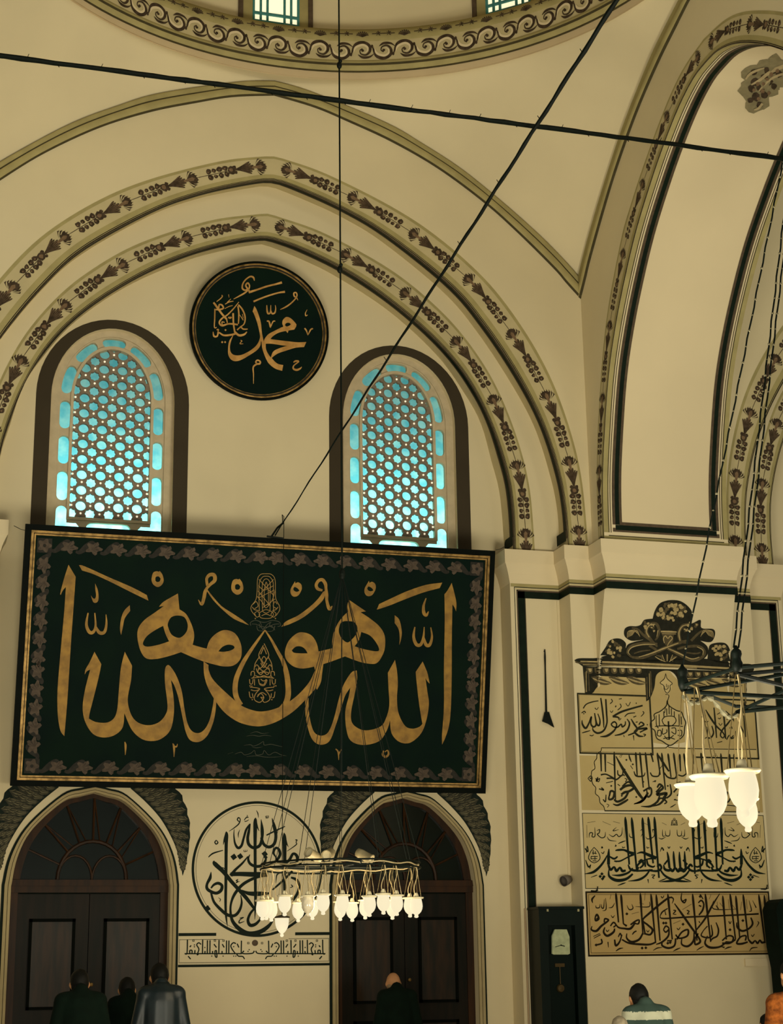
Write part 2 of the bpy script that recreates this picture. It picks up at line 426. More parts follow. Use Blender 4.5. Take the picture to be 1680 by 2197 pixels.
# pendentives and dome
RC = Vector((4.07, -5.1)); RR = 4.12; ZR = 13.0
def pendentive(name, mirror=False):
    half = [p for p in mo if p.x >= AX-1e-6]; half = [half[i] for i in range(len(half))]   # foot .. apex
    Lc = [Vector((p.x, YA-.01, p.y)) for p in half]+[Vector((RC.x, RC.y+RR, ZR))]
    sh = [p for p in smo if p.x >= YC-1e-6]
    Rc = [Vector((XS-.01, p.x, p.y)) for p in sh]+[Vector((RC.x+RR, RC.y, ZR))]
    n = 48; Lc = resample(Lc, n); Rc = resample(Rc, n)
    m = 40; vs = []
    ring = [Vector((RC.x+RR*sin(a), RC.y+RR*cos(a), ZR)) for a in [pi/2*j/m for j in range(m+1)]]
    c0 = (Lc[0]+Rc[0])/2
    for i in range(n+1):
        t = i/n; w = t**2.2
        for j in range(m+1):
            s = j/m; a = Lc[i].lerp(Rc[i], s)
            chord = Lc[n].lerp(Rc[n], s); vs.append(a+(ring[j]-chord)*(w if i < n else 1))
    fs = [(i*(m+1)+j, i*(m+1)+j+1, (i+1)*(m+1)+j+1, (i+1)*(m+1)+j) for i in range(n) for j in range(m)]
    if mirror: vs = [Vector((2*AX-v.x, v.y, v.z)) for v in vs]
    return struct(mesh_obj(name, vs, fs, WALL, smooth=True))
pendentive('ceiling_pendentive_right'); pendentive('ceiling_pendentive_left', True)
def revolve(name, prof, m, n=144, smooth=False):
    vs = [(RC.x+r*cos(2*pi*j/n), RC.y+r*sin(2*pi*j/n), z) for r, z in prof for j in range(n)]
    fs = [(i*n+j, i*n+(j+1) % n, (i+1)*n+(j+1) % n, (i+1)*n+j) for i in range(len(prof)-1) for j in range(n)]
    return struct(mesh_obj(name, vs, fs, m, smooth=smooth))
revolve('ceiling_dome_base', [(4.125, 12.99), (4.12, 13.10)], mat('pinkish_plaster', 'cdb892', var=.06), smooth=True)
revolve('trim_5', [(4.12, 13.10), (4.10, 13.105), (4.10, 13.115)], OLDK)
revolve('trim_6', [(4.10, 13.115), (4.07, 13.14), (4.06, 13.17)], OLIVE, smooth=True)
revolve('trim_7', [(4.06, 13.17), (4.05, 13.20)], OLDK)
revolve('trim_8', [(4.05, 13.20), (4.05, 13.235), (4.065, 13.25)], OLIVE, smooth=True)
revolve('trim_9', [(4.065, 13.25), (4.065, 13.53)], OLIVE2, smooth=True)
revolve('trim_10', [(4.065, 13.53), (4.055, 13.55), (4.055, 13.70), (4.30, 13.705)], OLIVE, smooth=True)
revolve('wall_drum', [(4.25, 13.70), (4.25, 16.0)]+[(4.25*cos(a), 16.0+3.2*sin(a)) for a in [pi/2*i/12 for i in range(13)]], WALL, smooth=True)
struct(mesh_obj('floor', [(-5, -21, 0), (14, -21, 0), (14, 0.4, 0), (-5, 0.4, 0)], [(0, 1, 2, 3)], mat('pale_carpet', 'b8a078', var=.2, scale=6)))
# ---------------------------------------------------------------- windows of the drum
SKYG = mat('sky_bright_glass', 'f2e6be', emit='f3e6c0', es=1.0, var=0)
TEAL = mat('teal_muntin', '4a8a88', var=.2, scale=20)
def cylpt(a, z, r=4.25): return Vector((RC.x+r*sin(a), RC.y+r*cos(a), z))
def drum_window(k, px, py):
    d = ray(px, py); o = CP
    A = d.x**2+d.y**2; ox, oyy = o.x-RC.x, o.y-RC.y; B = 2*(ox*d.x+oyy*d.y); C = ox*ox+oyy*oyy-4.25**2
    t = (-B+sqrt(B*B-4*A*C))/(2*A); p = o+d*t; a = atan2(p.x-RC.x, p.y-RC.y)
    root = struct(thing('window_%d' % k, tuple(cylpt(a, 13.72)), '', '')); del root['category']; del root['label']
    e1 = Vector((cos(a), -sin(a), 0)); nn = Vector((-sin(a), -cos(a), 0)); e3 = Vector((0, 0, 1)); base = cylpt(a, 13.62)
    M = Matrix(((e1.x, nn.x, 0, base.x), (e1.y, nn.y, 0, base.y), (0, 0, 1, base.z), (0, 0, 0, 1)))
    def bx(mb, x0, x1, z0, z1, y0, y1): mb.box((x0, y0, z0), (x1, y1, z1), 0, M)
    g = MB(); bx(g, -.29, .29, .0, 1.5, .02, .03); g.build('pane', SKYG, root)
    m = MB()
    for x in (-.31, -.215, -.125, .105, .195, .29): bx(m, x, x+.028, 0, 1.5, .03, .06)
    for z in (.16, .28, .9, 1.02): bx(m, -.3, .31, z, z+.03, .03, .062)
    m.build('muntin_grid', TEAL, root)
    f = MB()
    for s in (-1, 1):
        x = sorted((s*.44, s*.50)); bx(f, x[0], x[1], 0, 1.8, .03, .07)
    bx(f, -.5, .5, 1.8, 1.86, .03, .07); f.build('painted_surround', BROWN, root)
    f = MB()
    for s in (-1, 1):
        x = sorted((s*.31, s*.44)); bx(f, x[0], x[1], 0, 1.8, .02, .05)
    bx(f, -.44, .44, 1.5, 1.8, .02, .05); f.build('jamb', OLIVE, root)
drum_window(3, 590, 35); drum_window(4, 1092, -2)
# ---------------------------------------------------------------- latticed windows
def glassmat():
    m = bpy.data.materials.new('stained_pale_glass'); m.use_nodes = True; t = m.node_tree; t.nodes.clear()
    o = N(t, 'ShaderNodeOutputMaterial'); tr = N(t, 'ShaderNodeBsdfTranslucent'); gl = N(t, 'ShaderNodeBsdfGlossy'); mx = N(t, 'ShaderNodeMixShader')
    mx.inputs[0].default_value = .05; gl.inputs['Roughness'].default_value = .3
    tx = N(t, 'ShaderNodeTexCoord'); no = N(t, 'ShaderNodeTexNoise'); no.inputs['Scale'].default_value = 7; no.inputs['Detail'].default_value = 4
    t.links.new(tx.outputs['Object'], no.inputs[0])
    cm = N(t, 'ShaderNodeValToRGB'); e = cm.color_ramp.elements
    e[0].position = .38; e[0].color = (.16, .66, .72, 1); e[1].position = .68; e[1].color = (.42, .86, .80, 1)
    t.links.new(no.outputs[0], cm.inputs[0]); t.links.new(cm.outputs[0], tr.inputs[0])
    t.links.new(tr.outputs[0], mx.inputs[1]); t.links.new(gl.outputs[0], mx.inputs[2]); t.links.new(mx.outputs[0], o.inputs[0])
    return m
GLASS = glassmat()
LATT = mat('lattice_plaster', '8a7c6a', var=.2, scale=14, rough=.9)
LATTF = mat('lattice_frame_plaster', 'c4b494', var=.12, scale=10, rough=.9)
STUD = mat('clear_glass_stud', 'e8dcc0', emit='efe2c4', es=.85, var=.1)
def lattice_window(k, cx):
    root = struct(thing('window_%d' % k, (cx, 0, 6.85), '', '')); del root['category']; del root['label']
    Y0, Y1 = .10, .16; zs, zb = 8.72, 6.85
    def field(half, rise, s):   # s in [-1,1] across
        return zs+rise*sqrt(max(0, 1-s*s))
    # frame plate: bridge outer arch (half .79) to glass line (.665)
    P0 = archpts(cx, .79, 8.70, .98, zb); P1 = archpts(cx, .665, zs, .85, zb)
    n = len(P0); mb = MB(); mb.add([(x, Y0-.02, z) for x, z in P0]+[(x, Y0-.02, z) for x, z in P1]+[(x, Y1, z) for x, z in P1],
        [(i, i+1, n+i+1, n+i) for i in range(n-1)]+[(n+i, n+i+1, 2*n+i+1, 2*n+i) for i in range(n-1)])
    mb.build('window_frame', LATTF, root)
    # ring of long rounded panes
    mb = MB(); HO, RO_, HI, RI = .665, .85, .50, .70
    def mapper(kind, a, b):
        if kind == 's':      # straight side: a=z0,b=z1, sign
            return lambda u, v, sg=1: (cx+sg*(HI+(HO-HI)*v), a+(b-a)*u)
        return lambda u, v, sg=1: (cx+(HI+(HO-HI)*v)*cos(a+(b-a)*u), zs+(RI+(RO_-RI)*v)*sin(a+(b-a)*u))
    def cell(fn, L, Wd, sg=1, capend=True):
        m = 40; r = .40*Wd; O = []; H = []
        hl = L/2-.045
        ca = atan2(Wd, L); angs_ = sorted([2*pi*(j+.5)/m for j in range(m)]+[ca, pi-ca, pi+ca, 2*pi-ca])
        for a in angs_:
            c, s_ = cos(a), sin(a)
            t = min((L/2)/max(1e-6, abs(c)), (Wd/2)/max(1e-6, abs(s_))); O.append((c*t, s_*t))
            # capsule with half length hl and radius r
            hx = c*t; x = max(-(hl-r), min(hl-r, hx*1.0)); q = Vector((c, s_))
            ex = (c*t/(L/2)); ang = a
            if abs(hx) < hl-r: H.append((hx, r if s_ > 0 else -r))
            else:
                e = (abs(hx)-(hl-r))/max(1e-6, (L/2-(hl-r))); e = min(1, e)
                fr = abs(s_*t)/(Wd/2); th = atan2(fr, e) if e > 0 else pi/2
                H.append(((hl-r+r*cos(th))*(1 if c > 0 else -1), r*sin(th)*(1 if s_ > 0 else -1)))
        m = len(O)
        def mp(p): return fn(p[0]/L+.5, p[1]/Wd+.5, sg)
        vs = [(mp(p)[0], Y0, mp(p)[1]) for p in O]+[(mp(p)[0], Y0, mp(p)[1]) for p in H]+[(mp(p)[0], Y1, mp(p)[1]) for p in H]
        mb.add(vs, [(j, (j+1) % m, m+(j+1) % m, m+j) for j in range(m)]+[(m+j, m+(j+1) % m, 2*m+(j+1) % m, 2*m+j) for j in range(m)])
    Zd = [8.72, 8.26, 7.80, 7.33]
    for sg in (-1, 1):
        for a, b in zip(Zd[1:], Zd): cell(mapper('s', a, b), b-a, .165, sg)
    for j in range(5): cell(mapper('a', pi*j/5, pi*(j+1)/5), .46, .165)
    cell(lambda u, v, sg=1: (cx+(u-.5)*.64, 6.93+.20*v), .64, .20)
    for sg in (-1, 1):       # L-shaped corner panes
        def q(x, z): return Vector((cx+sg*x, z, 0))
        outer = [q(.32, 6.93), q(.665, 6.93), q(.665, 7.33), q(.50, 7.33), q(.50, 7.13), q(.32, 7.13)]
        hole = [q(.36, 6.95), q(.65, 6.95)]+[q(.582+.066*cos(a), 7.235+.066*sin(a)) for a in [pi*i/8 for i in range(9)]]+[q(.516, 7.09), q(.40, 7.09), q(.365, 7.05)]
        tri = tessellate_polygon([outer, hole]); fl = outer+hole
        mb.add([(p.x, Y0, p.y) for p in fl], tri)
    mb.build('border_panes_tracery', LATTF, root)
    # inner raised rib around the field
    P0 = archpts(cx, .52, zs, .72, 7.13); P1 = archpts(cx, .485, zs, .68, 7.165); n = len(P0)
    mb = MB(); mb.add([(x, Y0-.025, z) for x, z in P0]+[(x, Y0-.025, z) for x, z in P1]+[(x, Y1, z) for x, z in P1]+[(x, Y0, z) for x, z in P0],
        [(i, (i+1) % n, n+(i+1) % n, n+i) for i in range(n)]+[(n+i, n+(i+1) % n, 2*n+(i+1) % n, 2*n+i) for i in range(n)]+[(3*n+i, 3*n+(i+1) % n, (i+1) % n, i) for i in range(n)])
    mb.build('field_rib', LATTF, root)
    # pierced field: circles and eight-pointed panes
    dx, dz = .1157, .1005; x0 = cx-3*dx; z0 = 7.32
    def inside(x, z, g=0): 
        if z < 7.16-g: return False
        if z <= zs: return abs(x-cx) <= .485+g
        return ((x-cx)/(.485+g))**2+((z-zs)/(.68+g))**2 <= 1
    def clampp(x, z):
        x = max(cx-.49, min(cx+.49, x)); z = max(7.15, z)
        if z > zs:
            q = sqrt(((x-cx)/.49)**2+((z-zs)/.69)**2)
            if q > 1: x = cx+(x-cx)/q; z = zs+(z-zs)/q
        return x, z
    mb = MB(); st = MB()
    for i in range(-2, 9):
        for j in range(-2, 22):
            X, Z = x0+i*dx, z0+j*dz
            if (i % 2 == 0) == (j % 2 == 0):
                if not inside(X, Z, .07): continue
                circ = i % 2 == 0; m = 24; O = []; H = []
                for q in range(m):
                    a = 2*pi*q/m; t = 1/(abs(cos(a))/dx+abs(sin(a))/dz)
                    O.append((X+t*cos(a), Z+t*sin(a)))
                    r = .0635 if circ else .060*(1.0+.12*cos(8*a))
                    H.append((X+r*cos(a), Z+r*sin(a)))
                O = [clampp(*p) for p in O]; H = [clampp(*p) for p in H]
                mb.add([(x, Y0, z) for x, z in O]+[(x, Y0, z) for x, z in H]+[(x, Y1-.01, z) for x, z in H],
                    [(q, (q+1) % m, m+(q+1) % m, m+q) for q in range(m)]+[(m+q, m+(q+1) % m, 2*m+(q+1) % m, 2*m+q) for q in range(m)])
                if circ:
                    R_ = [(clampp(X+.076*cos(2*pi*q/m), Z+.076*sin(2*pi*q/m))) for q in range(m)]
                    mb.add([(x, Y0-.008, z) for x, z in R_]+[(x, Y0-.008, z) for x, z in H]+[(x, Y0, z) for x, z in R_],
                        [(q, (q+1) % m, m+(q+1) % m, m+q) for q in range(m)]+[(2*m+q, 2*m+(q+1) % m, (q+1) % m, q) for q in range(m)])
            elif inside(X, Z, -.01):
                st.ball((X, Y0-.004, Z), .0135, 5)
    mb.build('pierced_lattice', LATT, root); st.build('glass_studs', STUD, root)['kind'] = 'stuff'
    P = archpts(cx, .70, zs, .90, zb); L3 = [[Vector((x, z, 0)) for x, z in P]]
    mesh_obj('glass_pane', [(p.x, Y1+.02, p.y) for p in L3[0]], tessellate_polygon(L3), GLASS, root)
    # painted dark surround on the wall
    P0 = archpts(cx, .955, 8.70, 1.07, 6.6); P1 = archpts(cx, .77, 8.70, .95, 6.6); n = len(P0)
    mesh_obj('painted_surround', [(x, -.003, z) for x, z in P0]+[(x, -.003, z) for x, z in P1], [(i, i+1, n+i+1, n+i) for i in range(n-1)], FRAMEBR, root)
    # the daylight outside
    lamp('daylight_outside', 'AREA', (cx, 1.1, 6.6), 78, (.80, 1, .97), aim((cx, 1.1, 6.6), (cx, .1, 7.9)), shape='RECTANGLE', size=1.6, size_y=1.2)
lattice_window(1, WX[0]); lattice_window(2, WX[1])
# ---------------------------------------------------------------- painted bands
def band(name, A, B, f0, f1, plane, X, m, h=.003, sl=None):
    vs = []; n = len(A)
    for a, b in zip(A, B):
        for f in (f0, f1):
            p = a.lerp(b, f); vs.append((p.x, X-h, p.y) if plane == 'y' else (X-h, p.x, p.y))
    R = range(n-1) if not sl else range(sl[0], sl[1])
    return struct(mesh_obj(name, vs, [(2*i, 2*i+1, 2*i+3, 2*i+2) for i in R], m))
TN = [11]
def tn(): TN[0] += 1; return 'trim_%d' % TN[0]
LEAF = mat('painted_leaf', '4e4032', var=.35, scale=22, hex2='362c20'); LEAFL = mat('painted_leaf_light', '80684e', var=.3, scale=22)
def motif_band(A, B, plane, X, sgn=-1, period=.93, width=.23, half_only=False):
    """fruit-and-leaf garland repeated along the middle of a band"""
    mid = [a.lerp(b, .42) for a, b in zip(A, B)]
    half = len(mid)//2 if not half_only else len(mid)-1
    dk = MB(); lt = MB()
    for side in ((0,) if half_only else (0, 1)):
        C = mid[:half+1] if side == 0 else mid[half:][::-1]     # foot -> apex
        d = [0]
        for a, b in zip(C, C[1:]): d.append(d[-1]+(b-a).length)
        L = d[-1]
        def P(s, t, h):
            s = max(0, min(L, s)); i = 0
            while i < len(C)-2 and d[i+1] < s: i += 1
            u = (s-d[i])/max(1e-9, d[i+1]-d[i]); p = C[i].lerp(C[i+1], u); q = (C[i+1]-C[i]).normalized()
            if 0 < i < len(C)-2: q = (C[i+2]-C[i-1]).normalized()
            nrm = Vector((-q.y, q.x)); p = p+nrm*t
            return (p.x, X+sgn*h, p.y) if plane == 'y' else (X+sgn*h, p.x, p.y)
        def poly(mb, pts, h, s0):
            mb.add([P(s0+a, b, h) for a, b in pts], [tuple(range(len(pts)))])
        def blob(mb, s, t, r, h, rnd, k=9):
            poly(mb, [(r*(1+rnd.uniform(-.22, .22))*cos(2*pi*i/k), t+r*(1+rnd.uniform(-.22, .22))*sin(2*pi*i/k)) for i in range(k)], h, s)
        rnd = random.Random(side+5); s = L-.12; q = width/.23
        while s > .05:
            # from the top down: brush, fingered fan, flower, four pairs of fruit on a stem
            for i in range(9):
                a = (i-4)*.27; poly(dk, [(-.10, .010*(i-4)), (-.12+.13*cos(a), .12*q*sin(a)-.012), (-.10+.155*cos(a), .125*q*sin(a)), (-.12+.13*cos(a), .12*q*sin(a)+.012)], .0045, s-.02)
            blob(dk, s-.05, 0, .066*q, .0048, rnd, 14)
            poly(lt, [(-.14, -.013), (-.02, -.026), (.01, 0), (-.02, .026), (-.14, .013)], .0062, s-.03)
            for i in range(7):
                k_ = i-3; L0 = .30-.022*abs(k_)-.01*(i % 2); y1 = k_*.026*q; w_ = .0135*q
                P_ = []
                for t_, ww in ((0, .25), (.35, .45), (.62, .75), (.85, 1.0), (.96, .7)): P_.append((-.42+L0*t_, y1*(t_**1.3)*1.05-w_*ww))
                P_.append((-.42+L0, y1*1.05))
                for t_, ww in ((.96, .7), (.85, 1.0), (.62, .75), (.35, .45), (0, .25)): P_.append((-.42+L0*t_, y1*(t_**1.3)*1.05+w_*ww))
                poly(dk, P_, .0050+.0001*i, s)
                poly(lt, [(-.42+L0*.45, y1*.38), (-.42+L0*.9, y1*.92-.003), (-.42+L0*.9, y1*.92+.003)], .0063, s)
            blob(dk, s-.445, 0, .058*q, .0058, rnd, 8); blob(lt, s-.45, .004, .028, .0064, rnd, 7)
            blob(dk, s-.40, -.035*q, .026*q, .0054, rnd, 7); blob(dk, s-.40, .035*q, .026*q, .0054, rnd, 7)
            for kk, ds in enumerate((.525, .60, .675, .75)):
                for sg in (-1, 1):
                    blob(dk, s-ds, sg*.042*q, (.037 if kk != 2 else .029)*q, .0055, rnd, 9)
                    blob(lt, s-ds-.006, sg*.036*q, .012, .0062, rnd, 5)
            poly(dk, [(-.90, -.004), (-.46, -.005), (-.46, .005), (-.90, .004)], .0050, s)
            s -= period
    return dk, lt
def garland(A, B, plane, X, **kw):
    root = None
    band(tn(), A, B, 0, 1, plane, X, OLIVE, .002); band(tn(), A, B, .10, .76, plane, X, OLIVE2, .003)
    band(tn(), A, B, .925, 1.0, plane, X, DKBR, .004); band(tn(), A, B, .95, .965, plane, X, OLIVE, .005)
    dk, lt = motif_band(A, B, plane, X, **kw)
    struct(dk.build(tn(), LEAF)); struct(lt.build(tn(), LEAFL))
garland(ao, ai, 'y', YA); garland(bo, bi, 'y', YB)
h2 = lambda c: mirx([p for p in c if p.x > AX-.001])
def gar_half(A, B, X):
    garland(h2(A), h2(B), 'y', X, half_only=True)
gar_half(ao, ai, YA); gar_half(bo, bi, YB)
garland(sflo, sedge, 'x', XS, width=.2)
# painted borders on the soffits
def soff(A, B, ya, yb, f0, f1, m, z0=6.94, plane='y', h=.004, name=None):
    """strip on a soffit between fractions f0..f1 of its depth, lifted h into the opening"""
    vs = []; n = len(A)
    cx_ = sum(p.x for p in A)/n
    for i, (a, b) in enumerate(zip(A, B)):
        q = (A[min(i+1, n-1)]-A[max(i-1, 0)]).normalized(); nr = Vector((-q.y, q.x))
        if nr.dot(Vector((cx_, 8.0))-a) < 0: nr = -nr
        for f in (f0, f1):
            p = a.lerp(b, f)+nr*h; y = ya+(yb-ya)*f
            vs.append((p.x, y, p.y) if plane == 'y' else (y, p.x, p.y))
    fs = [(2*i, 2*i+1, 2*i+3, 2*i+2) for i in range(n-1) if min(vs[2*i][2], vs[2*i+2][2]) >= z0]
    return struct(mesh_obj(name or tn(), vs, fs, m))
for A, B, ya, yb in ((bi, sb, YB, 0), (ai, sa, YA, YB), (mirx(bi), mirx(sb), YB, 0), (mirx(ai), mirx(sa), YA, YB)):
    soff(A, B, ya, yb, .0, .12, BROWN, 6.94, h=.003); soff(A, B, ya, yb, .12, .34, INK, 7.08); soff(A, B, ya, yb, .34, .42, BROWN, 7.12)
def soffend(A, B, ya, yb):   # closing border at the foot of the soffit
    for sx in (0, -1):
        a = A[sx]; s = -1 if a.x > (7 if a.x > 7.5 and len([p for p in A if p.x > 9]) > 5 else AX) else 1
        if a.x > 8.5: s = 1
        x = a.x+s*.006; mb = MB(); y1 = ya+(yb-ya)*.95
        mb.add([(x, ya+(yb-ya)*.12, 7.02), (x, y1, 7.02), (x, y1, 7.16), (x, ya+(yb-ya)*.12, 7.16)], [(0, 1, 2, 3)])
        struct(mb.build(tn(), INK))
for A, B, ya, yb in ((bi, sb, YB, 0), (ai, sa, YA, YB)): soffend(A, B, ya, yb)
for f0, f1, m, z0 in ((0, .035, OLIVE, 6.94), (.035, .042, OLDK, 6.99), (.052, .058, OLDK, 7.03), (.07, .092, BROWN, 7.07), (.092, .125, INK, 7.09), (.125, .145, BROWN, 7.12),
        (1, .965, OLIVE, 6.94), (.965, .958, OLDK, 6.99), (.948, .942, OLDK, 7.03), (.93, .908, BROWN, 7.07), (.908, .875, INK, 7.09), (.875, .855, BROWN, 7.12)):
    soff(sedge, sedge, XS, XS2, f0, f1, m, z0, 'x', h=.005)
def cross_strip(z0, z1, f0, f1, m, h):
    P = [p for p in sedge if p.x > YC]
    def yat(z):
        for a, b in zip(P, P[1:]):
            if (a.y-z)*(b.y-z) <= 0 and a.y != b.y: return a.x+(b.x-a.x)*(z-a.y)/(b.y-a.y)
        return P[0].x
    w = XS2-XS; v = [(XS+w*f0, yat(z0)-h, z0), (XS+w*f1, yat(z0)-h, z0), (XS+w*f1, yat(z1)-h, z1), (XS+w*f0, yat(z1)-h, z1)]
    struct(mesh_obj(tn(), v, [(0, 1, 2, 3)], m))
cross_strip(6.945, 7.0, 0, 1, OLIVE, .006); cross_strip(7.0, 7.012, .035, .965, OLDK, .0065); cross_strip(7.06, 7.11, .07, .93, BROWN, .0066)
cross_strip(7.085, 7.15, .092, .908, INK, .007); cross_strip(7.15, 7.19, .125, .875, BROWN, .0072)
# scroll frieze of the dome ring
def cyl_art(name, m, polys, r):
    vs = []; fs = []
    for P in polys:
        b = len(vs); vs += [(RC.x+(r)*sin(a), RC.y+(r)*cos(a), z) for a, z in P]
        if len(P) > 4 and P[0] is P[0]: fs += [tuple(b+i for i in f) for f in tessellate_polygon([[Vector((q[0]*4, q[1], 0)) for q in P]])]
        else: fs.append(tuple(range(b, b+len(P))))
    return struct(mesh_obj(name, vs, fs, m))
def ribbon2(pts, w):
    q = catmull([(a, b, c) for (a, b), c in zip(pts, w)], 6); L = []; R = []
    for i, (x, y, ww) in enumerate(q):
        x0, y0 = q[max(0, i-1)][:2]; x1, y1 = q[min(len(q)-1, i+1)][:2]; l = sqrt((x1-x0)**2+(y1-y0)**2) or 1
        nx, ny = -(y1-y0)/l*ww/2, (x1-x0)/l*ww/2; L.append((x+nx, y+ny)); R.append((x-nx, y-ny))
    return [[L[i], R[i], R[i+1], L[i+1]] for i in range(len(q)-1)]
def frieze():
    dk = []; lt = []; fl = []
    per = .278*1.0; zc = 13.39; nrep = 22
    amid = atan2(4.07-RC.x, 4.12)
    for k in range(-nrep, nrep):
        c0 = k*per/4.065; sg = 1 if k % 2 == 0 else -1
        def T(P): return [(c0+x/4.065, zc+sg*z) for x, z in P]
        sp = [(-.155, -.085), (-.10, .075), (0, .112), (.085, .07), (.095, -.01), (.045, -.065), (-.02, -.05), (-.035, 0), (0, .025)]
        w = [.006, .044, .060, .046, .034, .026, .018, .014, .022]
        body = ribbon2(sp, w)
        dk += [T(q) for q in body]
        sp2 = [(-.12, -.03), (-.09, .045), (0, .082), (.06, .05), (.065, 0), (.03, -.035), (-.005, -.025)]
        lt += [T(q) for q in ribbon2(sp2, [.006, .03, .034, .028, .02, .012, .006])]
        dk += [T(q) for q in ribbon2([(-.06, -.06), (0, -.10), (.09, -.095), (.15, -.05)], [.006, .036, .028, .004])]
        dk.append(T([(.02*cos(a)*1.0+.0, .02*sin(a)) for a in [2*pi*i/8 for i in range(8)]]))
        dk.append(T([(.125+.016*cos(a), .06+.026*sin(a)) for a in [2*pi*i/8 for i in range(8)]]))
        for j in range(4):
            a = .5+.55*j; dk.append(T([(.10*cos(a), .095*sin(a)), (.145*cos(a+.05), .140*sin(a+.05)), (.10*cos(a+.32), .10*sin(a+.32))]))
        # small flower band above
        zf = 13.63
        def U(P): return [(c0+x/4.06, zf+z) for x, z in P]
        if k % 2 == 0:
            for j in range(9):
                a = pi*j/8; fl.append(U([(0, -.02), (.075*cos(a-.14), -.02+.05*sin(a-.14)), (.085*cos(a), -.02+.062*sin(a)), (.075*cos(a+.14), -.02+.05*sin(a+.14))]))
            fl.append(U([(-.07, -.022), (0, -.05), (.07, -.022), (0, .0)]))
        else:
            for x in (-.07, .07):
                for dxx, dzz in ((-.03, .03), (.03, .03), (-.025, -.03), (.028, -.03), (0, .045)):
                    fl.append(U([(x, 0), (x+dxx*.6-.01, dzz*.7), (x+dxx, dzz), (x+dxx*.6+.01, dzz*.5)]))
            fl.append(U([(-.15, -.006), (.15, -.006), (.15, .006), (-.15, .006)]))
    cyl_art(tn(), LEAF, dk, 4.060); cyl_art(tn(), WALL2, lt, 4.058); cyl_art(tn(), LEAF, fl, 4.050)
frieze()
# ---------------------------------------------------------------- painted frame of the pier
def pierline(z0, z1, m, o, a=7.34, b=11.10):
    P = [(a, YB)]+[p for p in CFP if a < p[0] < b and p[1] < -.01]+[(b, YB)]
    P = [p for p in P]
    struct(wallstrip(tn(), P, z0, z1, m, o))
pierline(6.462, 6.505, OLIVE, .003, 7.29, 11.15); pierline(6.452, 6.462, INK, .004); pierline(6.425, 6.452, OLIVE2, .004, 7.35, 11.09); pierline(6.405, 6.425, BROWN, .005, 7.37, 11.07)
pierline(6.315, 6.405, INK, .006, 7.38, 11.06)
for s in (1, -1):
    for x0, x1, zt, m, o in ((7.335, 7.343, 6.46, INK, .004), (7.365, 7.38, 6.42, BROWN, .005), (7.38, 7.475, 6.405, INK, .006), (7.475, 7.485, 6.32, BROWN, .005)):
        a, b = (x0, x1) if s == 1 else (2*PX-x1, 2*PX-x0)
        struct(mesh_obj(tn(), [(a, YB-o, 0), (b, YB-o, 0), (b, YB-o, zt), (a, YB-o, zt)], [(0, 1, 2, 3)], m))
